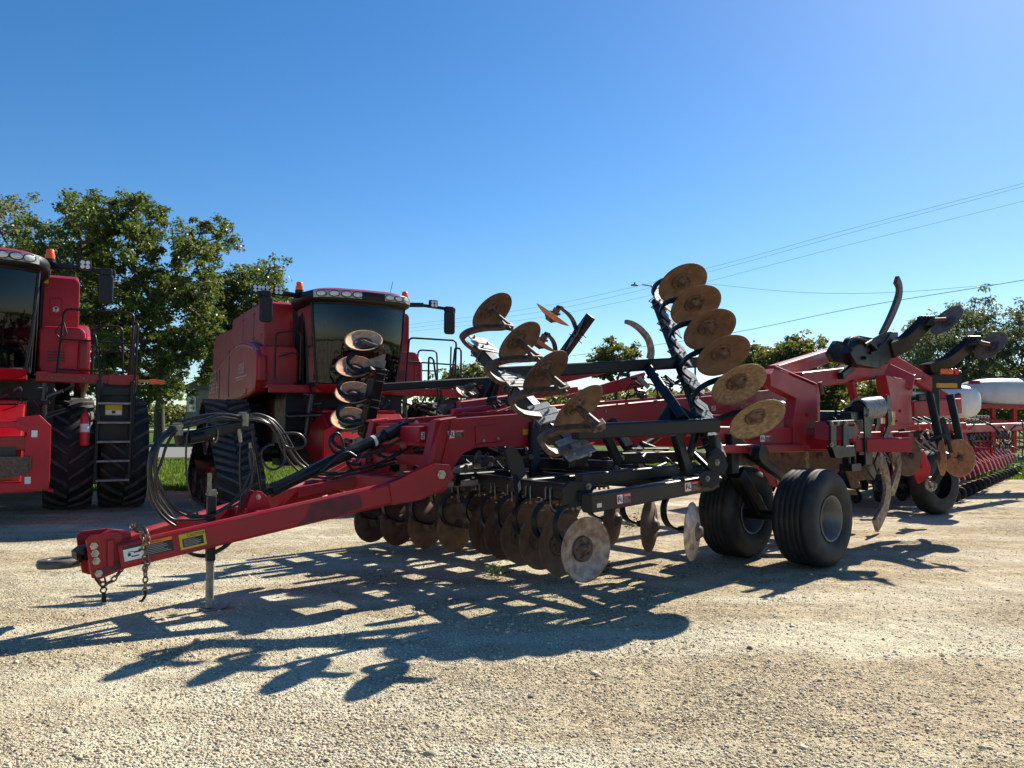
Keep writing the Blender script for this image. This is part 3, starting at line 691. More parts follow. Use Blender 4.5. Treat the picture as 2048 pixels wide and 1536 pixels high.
# jack
jb = m(.98, -.02, 0); mb = MB(); mb.beam(jb + UP * .42, jb + UP * .98, .075, .07, side=AX); mb.build('jack_sleeve', 'black_paint', rip, .006)
mb = MB(); mb.beam(jb + UP * .02, jb + UP * .5, .062, .055, side=AX); mb.ribbon(spline([jb - AX * .06 - LA * .02 + UP * .012, jb + UP * .008, jb + AX * .09 + UP * .018, jb + AX * .16 + UP * .05], 5), LA, .16, .012)
mb.build('jack_foot', 'steel_grey', rip, .003)
mb = MB(); jt = jb + UP * .98; mb.box(jt + UP * .03, (.07, .05, .05), (AX, LA, UP)); mb.cyl(jt + UP * .02 - AX * .05, jt + UP * .02 + AX * .05, .012, n=8); mb.box(jt + UP * .12 - AX * .02, (.035, .015, .16), (AX, LA, UP)); mb.build('jack_head', 'zinc_dull', rip)
# chains
def chain(pts, name, r=.0075, L=.027, Wd=.017, mat='rust_chain'):
    mb = MB(); pts = spline(pts, 12); step = L * 1.62; acc = 0; k = 0; prev = pts[0]; nxt = 0
    for i in range(1, len(pts)):
        seg = (pts[i] - pts[i - 1]); l = seg.length
        while acc + l >= nxt:
            p = pts[i - 1] + seg * ((nxt - acc) / l); d = seg.normalized(); s = d.cross(LA if abs(d.dot(LA)) < .9 else AX).normalized()
            if k % 2: s = d.cross(s).normalized()
            s = (s + V((random.uniform(-.3, .3), random.uniform(-.3, .3), random.uniform(-.3, .3)))).normalized()
            mb.link(p, d, s, r, L, Wd); k += 1; nxt += step
        acc += l
    return mb.build(name, mat, rip)
chain([pL(262, 1054, -.1), pL(272, 1060, .0), pL(283, 1062, .19), pL(286, 1075, .235), pL(288, 1100, .235), pL(290, 1130, .235), pL(291, 1160, .235), pL(290, 1185, .235)], 'safety_chain')
chain([pL(270, 1052, -.05), pL(285, 1056, .1), pL(294, 1066, .235), pL(296, 1090, .24), pL(296, 1120, .24), pL(291, 1140, .24)], 'safety_chain')
chain([pL(242, 1138, 0), pL(235, 1150, .0), pL(222, 1163, 0), pL(206, 1168, 0), pL(196, 1158, 0)], 'safety_chain')
mb = MB(); mb.tube(spline([pL(290, 1182, .235), pL(291, 1190, .235), pL(286, 1199, .235), pL(281, 1203, .235)], 5), .011, 8); mb.plate([pL(x, y, 0) for x, y in ((203, 1184), (211, 1184), (212, 1205), (202, 1205))], LA * .014)
mb.tube([pL(207, 1180, .01) + (AX * math.cos(a) + UP * math.sin(a)) * .022 for a in [i * .5236 for i in range(12)]], .006, 6, closed=True)
mb.tube(spline([pL(190, 1157, 0), pL(200, 1170, 0), pL(207, 1176, 0), pL(211, 1166, 0), pL(209, 1155, 0)], 5), .007, 6)
mb.build('chain_hook', 'black_paint', rip)
# strut (turnbuckle cylinder) and its clevis
s0 = pL(516, 994, 0); s1 = pL(824, 845, 0); sd = (s1 - s0).normalized()
mb = MB(); L_ = (s1 - s0).length; at = lambda f: s0.lerp(s1, f)
mb.cyl(at(.10), at(.82), .058, n=24); mb.cyl(at(.80), at(.90), .07, n=24); mb.cyl(at(.07), at(.11), .064, n=24)
mb.cyl(at(.0), at(.08), .03, n=16)
mb.plate([at(.88) + UP * .06 + LA * .05, at(1.0) + UP * .045 + LA * .05, at(1.02) - UP * .01 + LA * .05, at(1.0) - UP * .05 + LA * .05, at(.88) - UP * .07 + LA * .05], LA * .018)
mb.plate([at(.88) + UP * .06 - LA * .05, at(1.0) + UP * .045 - LA * .05, at(1.02) - UP * .01 - LA * .05, at(1.0) - UP * .05 - LA * .05, at(.88) - UP * .07 - LA * .05], -LA * .018)
stt = mb.build('cylinder', 'black_paint', rip)
mb = MB(); mb.lathe([(.0595, 0), (.0595, .035)], at(.71), sd, 24); mb.build('label_band', 'white_decal', stt)
mb = MB(); bolt(mb, s1 + LA * .07, LA, .028, .012); bolt(mb, pL(516, 994, .1) , LA, .024, .012); mb.build('pin', 'zinc', stt)
mb = MB()
for L in (.085, -.085):
    q = [pL(x, y, .085) for x, y in ((488, 1030), (500, 990), (512, 981), (522, 983), (532, 992), (541, 1014), (541, 1030))]
    mb.plate([p + LA * (L - .085) for p in q], LA * (.018 if L > 0 else -.018))
mb.build('clevis_plate', 'red_paint', rip, .004)
# hose stand, clamps and hoses
hz = MB(); c0 = pL(352, 880, 0); c1 = pL(486, 850, 0)
hz.beam(c0, c1, .09, .10, side=LA); hz.cyl(pL(378, 878, .05), pL(408, 873, .05), .045, n=16)
hz.beam(pL(504, 858, 0), pL(524, 985, 0), .035, .02, side=LA)
hz.beam(pL(484, 858, 0), pL(506, 852, 0), .05, .06, side=LA)
hz.build('hose_holder', 'black_paint', rip, .006)
mb = MB()
for x, y, s in ((354, 860, .09), (485, 840, .11)):
    p = pL(x, y, .0); mb.box(p, (.055, .14, s), (AX, LA, UP)); mb.box(p + UP * (s / 2 + .01), (.06, .05, .012), (AX, LA, UP)); mb.box(p + UP * .01 + LA * .072, (.03, .006, s * .5), (AX, LA, UP))
p = pL(431, 868, 0)
mb.tube([p + (LA * math.cos(a) * .06 + UP * math.sin(a) * .07) for a in [i * math.pi / 8 for i in range(16)]], .006, 6, closed=True)
mb.cyl(pL(478, 858, .06), pL(481, 884, .06), .018, .014, n=10)
mb.cyl(pL(500, 885, .05), pL(501, 896, .05), .012, .018, n=8)
mb.build('clamp', 'zinc_dull', rip, .003)
base_h = [
 [(484, 838), (430, 832), (385, 838), (350, 850), (322, 872), (303, 905), (296, 950), (300, 990), (315, 1020), (335, 1040), (352, 1050)],
 [(488, 836), (440, 828), (395, 834), (360, 845), (330, 868), (312, 900), (308, 940), (318, 975), (336, 1005), (360, 1026), (395, 1036), (430, 1026), (465, 1005)],
 [(484, 842), (430, 838), (380, 843), (345, 858), (318, 885), (302, 925), (305, 965), (325, 1000), (345, 1030), (352, 1048)],
 [(484, 844), (430, 840), (384, 847), (352, 862), (334, 890), (322, 925), (312, 960), (322, 1010), (338, 1035), (352, 1046)],
 [(486, 834), (445, 830), (400, 840), (370, 848), (340, 862), (314, 890), (300, 920), (298, 960), (310, 1000), (340, 1036), (380, 1042), (420, 1034), (460, 1012), (490, 990)],
 [(488, 840), (440, 836), (400, 846), (360, 858), (326, 880), (312, 915), (313, 950), (330, 990), (350, 1015), (385, 1032), (420, 1030), (450, 1018), (480, 985), (500, 950), (506, 920), (503, 900)],
]
mb = MB()
for k, P in enumerate(base_h):
    L = -.05 + .022 * k
    mb.tube(spline([pL(x + random.uniform(-2, 2), y + random.uniform(-2, 2), L) for x, y in P], 7), .0125, 8)
right = [
 [(488, 836), (510, 830), (540, 842), (565, 870), (582, 905), (605, 932), (640, 945), (680, 944), (720, 936), (770, 925), (815, 905), (850, 900)],
 [(488, 840), (515, 836), (545, 850), (568, 885), (590, 920), (615, 940), (655, 950), (700, 943), (750, 930), (800, 915), (845, 895)],
 [(486, 834), (515, 828), (548, 842), (575, 875), (596, 912), (625, 938), (665, 946), (710, 940), (760, 925), (805, 900), (850, 880)],
 [(488, 842), (520, 838), (550, 860), (560, 890), (580, 925), (610, 950), (650, 956), (695, 950), (745, 940), (790, 925)],
 [(556, 872), (575, 866), (598, 868), (611, 882), (605, 894), (580, 896), (560, 884), (552, 868), (540, 850), (515, 840), (488, 838)],
 [(540, 842), (560, 870), (570, 900), (568, 925), (552, 938), (535, 935), (523, 915), (526, 898), (540, 889), (548, 890)],
 [(500, 890), (505, 915), (510, 940), (500, 970), (490, 995), (482, 1015)], [(498, 905), (502, 930), (505, 955), (495, 985), (480, 1005), (455, 1018)],
 [(640, 943), (690, 905), (720, 915), (760, 900), (800, 880), (840, 860)], [(700, 930), (740, 905), (780, 915), (830, 890), (880, 875), (930, 870)],
]
for k, P in enumerate(right):
    L = -.06 + .016 * k
    mb.tube(spline([pL(x, y, L) for x, y in P], 7), .0115 if k < 8 else .014, 8)
mb.tube(spline([pL(x, y, .08) for x, y in ((388, 836), (378, 855), (373, 885), (372, 930), (376, 970), (385, 1005), (398, 1034))], 7), .0085, 7)
mb.tube(spline([pL(x, y, .06) for x, y in ((481, 884), (480, 905), (479, 945), (481, 985), (480, 1020))], 7), .0065, 7)
for dx in (0, 12): mb.tube(spline([pL(x, y, -.15) for x, y in ((340, 1080), (362, 1098), (392, 1109 + dx * .2), (418, 1108 + dx * .3), (448 + dx * .5, 1092), (468 + dx * .5, 1068))], 7), .0115, 7)
mb.build('hydraulic_hose', 'hose_rubber', rip)
mb = MB(); mb.tube(spline([pL(x, y, .02) for x, y in ((662, 872), (674, 866), (684, 880), (694, 925), (706, 942))], 6), .013, 8); mb.tube(spline([pL(x, y, .02) for x, y in ((662, 872), (659, 890), (672, 905), (690, 900))], 6), .016, 8); mb.build('hose_hook', 'black_paint', rip)
# hydraulic fittings lump behind the strut
mb = MB()
for k in range(26):
    p = pL(random.uniform(690, 870), random.uniform(875, 935), random.uniform(-.35, .1)); q = p + V((random.uniform(-.1, .1), random.uniform(-.06, .06), random.uniform(-.03, .03)))
    mb.cyl(p, q, random.uniform(.012, .026), n=8)
mb.build('hydraulic_fitting', 'black_paint', rip)

# ---- main frame: two side rails with their front gussets
for s in (1, -1):
    Lo = .62 * s
    P = [(872, 842), (905, 838), (1060, 826), (1340, 799), (1420, 792), (1560, 778), (1640, 772), (1640, 850), (1500, 860), (1400, 870), (1060, 893), (975, 893), (950, 896), (925, 908), (910, 930), (893, 978), (872, 985), (855, 962), (852, 940)]
    q = [pL(x, y, .62) for x, y in P]; q = [p + LA * (Lo - .62) for p in q]
    mb = MB(); mb.plate(q, LA * (-.10 if s > 0 else .10))
    # top flange standing proud
    mb.beam(q[0] + UP * .005, q[1] + UP * .012, .13, .02, side=LA); mb.beam(q[2] - LA * .03 * s, q[3] - LA * .03 * s, .15, .02, side=LA)
    fr = mb.build('main_rail', 'red_paint', rip, .006)
    if s == 1:
        mb = MB(); z_ = LA * .003
        mb.plate([pL(x, y, .623) for x, y in ((950, 853), (995, 849), (996, 883), (951, 886))], LA * .012); mb.beam(pL(952, 889, .62), pL(1008, 884, .62), .06, .012, side=LA)
        mb.beam(pL(884, 843, .63), pL(853, 945, .63), .07, .05, side=LA); mb.beam(pL(905, 841, .632), pL(884, 930, .632), .012, .02, side=LA)
        mb.build('gusset', 'red_paint', fr, .003)
        mb = MB(); bolt(mb, pL(966, 881, .63), LA, .016); bolt(mb, pL(995, 877, .63), LA, .016); bolt(mb, pL(1210, 823, .622), LA, .012); mb.build('bolt', 'zinc', fr)
        ud = (pL(1000, 866, .62) - pL(900, 873, .62)).normalized()
        decal(fr, pL(895, 878, .622), ud, UP, .215, .085, 'danger', LA)
        decal(fr, pL(1046, 870, .622), ud, UP, .10, .06, 'gold_reflector', LA, 'reflector', 'amber reflector strip')
        decal(fr, pL(1423, 822, .622), ud, UP, .10, .07, 'small', LA)
mb = MB()
for t, z, h in ((3.05, 1.5, .24), (4.2, 1.62, .16), (5.6, 1.7, .16), (6.9, 1.75, .18)):
    mb.beam(m(t, -.52, z), m(t, .52, z), .16, h)
mb.beam(m(2.95, -.52, 1.25), m(2.95, .52, 1.25), .1, .12); mb.beam(m(3.0, .0, 1.5), m(3.0, .0, 1.12), .12, .1, side=LA)
mb.plate([pL(x, y, .03) for x, y in ((806, 848), (816, 836), (830, 836), (838, 860), (838, 890), (812, 882))], -LA * .06); mb.plate([pL(x, y, .40) for x, y in ((838, 853), (872, 850), (872, 884), (838, 886))], -LA * .8)
decal(rip, pL(842, 879, .404), AX, UP, .045, .075, 'small', LA)
mb.build('cross_member', 'red_paint', rip, .006)
# top hydraulic cylinder + hoses running along the frame
mb = MB(); mb.cyl(pL(905, 824, -.1), pL(1010, 812, -.1), .035, n=12); mb.tube(spline([pL(925, 826, 0), pL(980, 826, 0), pL(1020, 815, 0), pL(1060, 800, 0), pL(1090, 800, 0)], 6), .014, 8); mb.build('hydraulic_tube', 'red_paint', rip)
mb = MB()
for k in range(14):
    p = pL(random.uniform(975, 1035), random.uniform(798, 816), random.uniform(-.2, .2)); mb.cyl(p, p + V((random.uniform(-.12, .12), random.uniform(-.1, .1), random.uniform(-.04, .06))), random.uniform(.012, .03), n=8)
mb.build('valve_block', 'black_paint', rip)

# ---- disc gangs
def blade(name, c, n, r, mat, parent, dish=.055, hub=True):
    """concave rusty blade, n points out of the hollow side"""
    n = n.normalized(); prof = []
    for i in range(9):
        f = i / 8; prof.append((r * (.28 + .72 * f), dish * (f ** 1.6) - dish))
    front = [(0.001, -dish * 1.02), (r * .26, -dish * 1.02)] + prof
    back = [(rr, h - .005) for rr, h in reversed(front)]
    mb = MB(); mb.lathe(front + [(r * 1.003, -.0025)] + back, c, n, 40)
    b = mb.build(name, mat, parent)
    if hub:
        mb = MB(); mb.lathe([(.001, -.012), (.02, -.012), (.024, -.022), (.05, -.026), (.055, -.036), (.092, -.04), (.10, -.034), (.114, -.036), (.118, -dish)], c, n, 20)
        for k in range(5):
            a = k * 2 * math.pi / 5; rg = mb.ring(c, n, .075, 5); bolt(mb, rg[k] - n * .038, n, .010, .008)
        mb.lathe([(.001, -dish - .05), (.05, -dish - .05), (.06, -dish - .03), (.085, -dish - .012), (.1, -dish)], c, n, 16)
        mb.build('hub', 'brown_steel', b)
    return b
def gang(p_in, p_out, count, nf, out, down, fore, mats, offs=(.04, .47), r=.288, nb=2, tube_ext=.15, flip=1, csz=1.0, skip_tube=False, zc=.1, label=None, side=1, hub_side=1, fp=None):
    """tube from inner to outer end; discs hang off C springs. nf: component of disc normal towards the rear"""
    g = bpy.data.objects.new('disc_gang', None); COL.objects.link(g); g.parent = rip; OFFS[g.name] = OFFS[rip.name]; g.empty_display_size = .1
    if label: g['label'] = label
    d = (p_out - p_in).normalized(); aft = -fore
    mb = MB(); mb.beam(p_in - d * tube_ext, p_out + d * tube_ext, zc, zc, side=d.cross(down)); mb.build('gang_tube', 'black_paint', g, .006)
    for i in range(count):
        f = i / (count - 1); o = p_in.lerp(p_out, f)
        nn = (out * .96 * side + aft * nf).normalized()
        o2 = fp[i] if fp else None
        c = o + aft * offs[0] + down * offs[1] + nn * .10
        if fp: 
            c = fp[i]; o = c - nn * .10 - aft * offs[0] - down * offs[1]
        wd = nn
        path = [(.05, .06), (-.06, .065), (-.17, .10), (-.245, .19), (-.245, .30), (-.18, .385), (-.07, .43), (.05, .445), (.12, .45)]
        pts = [o + aft * (a * csz) + down * (b * csz * offs[1] / .46) for a, b in path]
        mb = MB(); mb.ribbon(spline(pts, 5), (wd - aft * wd.dot(aft) - down * wd.dot(down)).normalized(), .062, .022); mb.build('spring_shank', 'black_paint' if mats[i % len(mats)] != 'disc_steelx' else 'brown_steel', g)
        b = blade('disc_blade', c, nn * hub_side, r, mats[i % len(mats)], g)
        mb = MB(); e = pts[-1]; mb.box(e + down * .0 - aft * .03, (.11, .075, .06), (aft, wd, down)); mb.cyl(e - aft * .05 - wd * .02, c - nn * .02, .04, .035, n=12); mb.cyl(e - wd * .06 - aft * .01, e + wd * .05 - aft * .01, .018, n=8)
        mb.box(o + down * (zc / 2 + .03) + aft * .02, (.15, .09, .035), (aft, d, down))
        mb.build('bearing_arm', 'brown_steel', g, .004)
        mb = MB(); h = zc / 2 + .012
        w_ = d.cross(down).normalized()
        for k in (-.045, .045):
            u = o + d * k
            mb.tube([u + w_ * h + down * (h + .05), u + w_ * h - down * (h - .02), u + w_ * (h - .02) - down * h, u - w_ * (h - .02) - down * h, u - w_ * h - down * (h - .02), u - w_ * h + down * (h + .05)], .0085, 6)
            for sg in (-1, 1): mb.cyl(u + w_ * h * sg + down * (h + .035), u + w_ * h * sg + down * (h + .06), .015, n=6)
        mb.build('u_bolt', 'zinc_dull', g)
    return g
FORE = -AX
# ground gangs, front: shallow V
gang(m(3.93, .14, .93), m(3.46, 2.00, .97), 6, -.10, LA, -UP, FORE, ['disc_steel'] * 5 + ['polished_disc'], label='front gang of blades on the near side', nb=2)
gang(m(3.95, -.32, .88), m(3.66, -1.66, .87), 4, -.10, -LA, -UP, FORE, ['disc_steel'], label='front gang of blades on the far side')
# rear ground gangs
gang(m(5.15, .82, .98), m(4.78, 2.16, 1.02), 3, .34, LA, -UP, FORE, ['disc_steel', 'disc_steel', 'polished_disc'], label='rear gang of blades on the near side', hub_side=-1)
gang(m(5.2, -.4, .90), m(4.75, -2.2, .90), 5, .3, -LA, -UP, FORE, ['disc_steel'], label='rear gang of blades on the far side')
# folded near wing
def folded(out_L, out_z): return (LA * out_L + UP * out_z).normalized()
o1 = folded(-.80, .60); d1 = folded(.60, .80)
pf = [W(1158, 818, 6.62), W(1092, 746, 7.05), W(1040, 685, 7.5), W(985, 625, 7.95)]
nwn = (o1 * .96 - AX * -.0).normalized()
gt0 = W(1163, 925, 7.0); gt1 = W(955, 695, 8.1)
g1 = bpy.data.objects.new('wing', None)
def wing_gang(tube0, tube1, centers, normal, r, mats, label, tw=.1, widen=None, hub_side=1, curl=None, shank_mat='black_paint', bulge=.16, foot=True, starts=None, platew=.10, rel=None, rely=0.0, cpx=None, relw=None):
    g = bpy.data.objects.new('disc_gang', None); COL.objects.link(g); g.parent = rip; OFFS[g.name] = OFFS[rip.name]; g['label'] = label; g.empty_display_size = .1
    d = (tube1 - tube0).normalized()
    mb = MB(); sd = LA - d * LA.dot(d); mb.beam(tube0, tube1, tw, tw, side=AX); mb.build('gang_tube', 'black_paint', g, .006)
    for i, c in enumerate(centers):
        # spring root: closest tube point shifted along
        if starts: o = starts[i]
        else:
            f = max(0, min(1, (c - tube0).dot(d) / (tube1 - tube0).length)); o = tube0.lerp(tube1, f) - d * .1
        n = normal[i] if isinstance(normal, list) else normal
        dn = (c - n * .1 * hub_side) - o; ln = dn.length; dn = dn / ln
        cu = curl - dn * curl.dot(dn); cu = cu.normalized(); wdir = dn.cross(cu).normalized()
        path = [(-.06, .02), (.06, .02), (bulge * .75, .10 * ln), (bulge, .32 * ln), (bulge * .9, .58 * ln), (bulge * .55, .82 * ln), (.04, .96 * ln), (-.07, 1.0 * ln)]
        pts = [o + cu * a + dn * b for a, b in path]
        if rel:
            x_, y_ = cpx[i][:2]; k_ = (cpx[i][2] if len(cpx[i]) > 2 else 1.0)
            pts = [o] + [W(x_ + a * k_, y_ + b * k_, c.y + rely + dy_) for a, b, dy_ in rel]; wdir = relw if relw is not None else wdir; dn = (pts[-1] - pts[-2]).normalized() if False else dn
        mb = MB(); mb.ribbon(spline(pts, 6), wdir, .075 if rel else .062, .042 if rel else .028); mb.build('spring_shank', shank_mat, g)
        blade('disc_blade', c, n, r[i] if isinstance(r, list) else r, mats[i % len(mats)], g)
        mb = MB(); e = pts[-1]; mb.box(e, (.13, .08, .06), (cu, wdir, dn)); mb.cyl(e, c - n * .03 * hub_side, .042, .03, n=12); mb.cyl(e - wdir * .07, e + wdir * .07, .017, n=8); mb.build('bearing_arm', 'brown_steel', g, .004)
        mb = MB(); w_ = d.cross(cu).normalized(); h = tw / 2 + .01; q = d.cross(w_).normalized()
        for k in (-.05, .05):
            u = o + d * k
            f_ = (u - tube0).dot(d); u = tube0 + d * f_
            mb.tube([u + w_ * h + q * (h + .04), u + w_ * h - q * h, u - w_ * h - q * h, u - w_ * h + q * (h + .04)], .0085, 6)
        mb.build('u_bolt', 'dark_bolt', g)
        # clamp plates with bolts, three fingers
        mb = MB(); f_ = (o - tube0).dot(d); uu = tube0 + d * f_
        for k in (-.09, 0, .09):
            mb.box(uu + d * k + dn * (tw / 2 + .02), (.30 - .05 * (k > 0), .08, .014), (cu, d, dn))
            bolt(mb, uu + d * k + dn * (tw / 2 + .03) + cu * (.07 if k else -.05), dn, .014, .016)
        mb.box(uu + dn * (tw / 2 + .005), (.12, .26, .012), (cu, d, dn))
        mb.build('clamp_plate', 'glint_grey', g, .002)
    return g
nn1 = (ray(1050, 720) * -1).normalized()
# the near front wing gang: hollow sides face up-left, away from the camera
ncam = V((-.50, -.48, .62)).normalized(); ncam = V((.60, -.44, -.67)).normalized()
wing_gang(gt0, gt1, pf, ncam, [.272, .264, .257, .252], ['disc_steel'], 'front blades of the folded near wing', tw=.14, hub_side=1, curl=(FORE * .9 + UP * .15), bulge=.20, shank_mat='brown_steel', cpx=[(1158, 818, 1.25), (1092, 746, 1.15), (1040, 685, 1.08), (985, 625, 1.0)], relw=V((.35, -.75, -.55)), rel=[(-42, 70, .04), (-60, 54, .0), (-56, 44, -.02), (-40, 36, -.04), (-14, 31, -.08), (14, 30, -.12), (30, 27, -.14)],
          starts=[W(1140, 895, 6.95), W(1080, 832, 7.25), W(1022, 765, 7.6), W(962, 700, 8.0)])
# rear gang of near wing: six blades, hollow side faces the camera
pr = [W(1515, 840, 7.85), W(1478, 770, 7.92), W(1447, 712, 8.1), W(1420, 660, 8.3), W(1392, 612, 8.6), W(1366, 568, 8.95)]
gr0 = W(1425, 905, 8.1); gr1 = W(1312, 600, 9.2)
nr = V((.30, -.62, -.62)).normalized()
wing_gang(gr0, gr1, pr, V((.22, -.60, -.72)).normalized(), .30, ['disc_tan', 'disc_tan', 'disc_steel', 'disc_steel', 'disc_steel', 'disc_steel'], 'rear blades of the folded near wing, a leaning column of six', curl=(FORE * .8 + UP * .7), bulge=.17,
          starts=[W(1418, 882, 8.15), W(1395, 815, 8.25), W(1372, 752, 8.45), W(1348, 690, 8.62), W(1330, 640, 8.9), W(1316, 602, 9.15)])
# far wing front gang
ft0 = pL(730, 872, -1.9); ft1 = pL(757, 735, -1.5)
pfar = [pL(697, 836, -1.98), pL(706, 784, -1.82), pL(708, 732, -1.66), pL(727, 680, -1.5)]
nfar = V((-.35, -.38, .85)).normalized()
wing_gang(ft0, ft1, pfar, V((.10, -.62, .78)).normalized(), .232, ['rusty_disc'], 'front blades of the folded far wing', tw=.155, curl=(V((-.95, .1, -.15))), bulge=.17, hub_side=1,
          cpx=[(697, 836), (706, 784), (708, 732), (727, 680)], relw=V((.1, -.8, .25)), rel=[(18, 58, -.10), (-12, 62, -.14), (-28, 52, -.14), (-30, 38, -.12), (-18, 26, -.10), (8, 20, -.06), (30, 17, -.02)], starts=[pL(728, 905, -1.98), pL(733, 855, -1.85), pL(741, 800, -1.7), pL(748, 748, -1.55)])
# far wing rear gang
bt0 = m(5.55, -2.0, 1.85); bt1 = pL(1182, 632, -.55)
bt0 = pL(1060, 800, -1.4)
prr = [W(940, 783, 10.6), W(905, 823, 10.4), W(1082, 682, 10.2), W(1106, 629, 10.0)]
mbt = wing_gang(bt0, bt1, prr[2:], V((.56, -.10, .80)).normalized(), .26, ['rusty_disc'], 'rear blades of the folded far wing', tw=.12, curl=(AX * .7 + UP * .8), bulge=.10, hub_side=-1,
          starts=[pL(1108, 716, -.95), pL(1150, 668, -.72)])
mb = MB(); mb.beam(W(985, 760, 10.6), W(945, 840, 10.6), .13, .13, side=AX); mb.beam(W(1000, 745, 10.6), W(960, 860, 10.6), .1, .1, side=AX); mb.build('wing_strut', 'black_paint', rip, .006)
g_ = wing_gang(W(930, 850, 10.8), W(985, 770, 10.8), prr[:2], V((.3, -.45, .8)).normalized(), .20, ['rusty_disc'], 'lower rear blades of the folded far wing', tw=.1, curl=AX, bulge=.1, hub_side=-1)

# near wing frame: two fore-aft tubes, diagonal, uprights
mb = MB(); A0 = W(1000, 747, 7.75); A1 = W(1395, 724, 8.9); mb.beam(A0, A1, .12, .13, side=LA, h1=.13)
B0 = W(1150, 864, 6.95); B1 = W(1432, 850, 7.8); mb.beam(B0, B1, .13, .14, side=LA)
mb.beam(W(1296, 735, 8.6), W(1372, 845, 7.65), .10, .17, side=LA, h1=.22)
mb.plate([W(1340, 800, 7.9), W(1395, 835, 7.75), W(1400, 856, 7.7), W(1300, 858, 7.6)], LA * .03)
mb.build('wing_frame', 'black_paint', rip, .008)
# far wing: one long tube
mb = MB(); mb.beam(pL(760, 775, -1.75), pL(1150, 750, -1.6), .11, .11, side=LA); mb.beam(pL(752, 860, -1.9), pL(980, 850, -1.9), .11, .1, side=LA); mb.build('wing_frame', 'black_paint', rip, .008)
mb = MB(); mb.beam(m(5.4, -1.7, 2.05), m(8.4, -1.5, 2.6), .1, .22, side=LA, h1=.12); mb.beam(m(4.4, -.9, 1.85), m(6.6, -.95, 2.12), .1, .10, side=LA); mb.plate([W(1120, 795, 9.8), W(1215, 765, 9.8), W(1285, 745, 9.9), W(1280, 775, 9.9), W(1200, 790, 9.8)], LA * .05)
mb.build('wing_brace', 'red_paint', rip, .006)
mb = MB()
for k in range(34):
    p = W(random.uniform(1245, 1385), random.uniform(745, 800), random.uniform(9.2, 10.2)); mb.cyl(p, p + V((random.uniform(-.16, .16), random.uniform(-.1, .1), random.uniform(-.08, .1))), random.uniform(.01, .028), n=7)
for k in range(5):
    p = W(1250 + 28 * k, 785, 9.6); mb.tube(spline([p, p + V((.08, 0, .1)), p + V((.2, 0, .08)), p + V((.25, .05, -.05))], 5), .011, 6)
mb.build('hydraulic_fitting', 'black_paint', rip)
mb = MB(); mb.beam(W(1278, 755, 8.45), W(1297, 775, 8.4), .06, .03, side=LA); mb.build('plate', 'steel_grey', rip, .003)

# lower black frame
mb = MB()
mb.beam(m(3.30, 2.28, .93), m(5.15, 2.28, 1.02), .12, .16, side=LA)
mb.beam(m(3.55, 1.95, 1.10), m(5.0, 1.95, 1.13), .10, .12, side=LA)
mb.beam(m(3.1, -2.2, .98), m(5.2, -2.2, 1.02), .1, .12, side=LA)
mb.beam(m(3.6, 0, 1.0), m(5.9, 0, 1.02), .14, .14, side=LA); mb.beam(m(3.6, 1.0, .99), m(6.9, 1.0, 1.05), .14, .12, side=LA); mb.beam(m(3.6, -1.0, .99), m(6.9, -1.0, 1.05), .14, .12, side=LA)
mb.beam(m(5.25, -2.2, 1.0), m(5.25, 2.28, 1.02), .13, .13, side=AX); mb.beam(m(3.5, 1.9, 1.0), m(3.95, 0, 1.0), .12, .12, side=AX); mb.beam(m(4.6, -2.1, 1.0), m(4.6, 2.2, 1.02), .10, .1, side=AX)
mb.beam(m(6.2, -1.7, 1.0), m(6.2, 1.75, 1.02), .16, .16, side=AX)
mb.beam(W(1240, 917, 8.6), W(1352, 913, 9.0), .10, .13, side=LA)
mb.build('lower_frame', 'black_paint', rip, .006)
lf = MB(); lf.beam(m(4.25, .62, 1.62), m(4.15, .75, 1.0), .07, .13, side=LA); lf.beam(m(5.55, .62, 1.65), m(5.75, .95, 1.05), .07, .14, side=LA)
lf.beam(W(1211, 868, 8.0), W(1238, 925, 8.1), .06, .11, side=LA); lf.beam(W(1352, 868, 8.0), W(1378, 960, 8.1), .08, .13, side=LA); lf.beam(W(1392, 862, 8.2), W(1372, 940, 8.2), .06, .08, side=LA)
lf.beam(W(1385, 905, 8.3), W(1440, 960, 8.0), .05, .07, side=LA); lf.beam(W(1008, 898, 8.6), W(1040, 955, 8.2), .09, .14, side=LA); lf.beam(W(1040, 940, 8.2), W(1052, 985, 7.9), .07, .12, side=LA)
lf.plate([W(x, y, 7.6) for x, y in ((1004, 900), (1012, 892), (1026, 894), (1040, 915), (1048, 948), (1036, 960), (1022, 950))], LA * .04); lf.beam(W(1032, 950, 7.6), W(1038, 1000, 7.5), .05, .07, side=LA)
# hinge plates at the near front corner and rear corner
lf.plate([W(x, y, 6.85) for x, y in ((1122, 975), (1135, 962), (1172, 962), (1176, 1008), (1122, 1018))], LA * .03)
lf.plate([W(x, y, 7.75) for x, y in ((1410, 905), (1425, 893), (1440, 905), (1448, 930), (1440, 950), (1418, 945))], LA * .05); lf.plate([W(x, y, 7.7) for x, y in ((1398, 948), (1412, 935), (1430, 940), (1432, 962), (1418, 975), (1398, 972))], LA * .05); lf.beam(W(1428, 870, 7.8), W(1432, 905, 7.8), .09, .1, side=LA); lf.cyl(W(1432, 925, 7.7), W(1432, 925, 7.5), .085, n=18); lf.cyl(W(1414, 957, 7.7), W(1414, 957, 7.5), .075, n=18)
lf.build('hinge_link', 'black_paint', rip, .005)
mb = MB(); bolt(mb, W(1176, 973, 6.8), LA, .03); bolt(mb, W(1433, 925, 7.48), LA, .035); bolt(mb, W(1414, 957, 7.48), LA, .03); bolt(mb, W(1027, 893 + 58, 7.7), LA, .03); bolt(mb, W(1178, 937 - 28, 6.9), LA, .02); bolt(mb, W(1362, 915, 8.1), LA, .025)
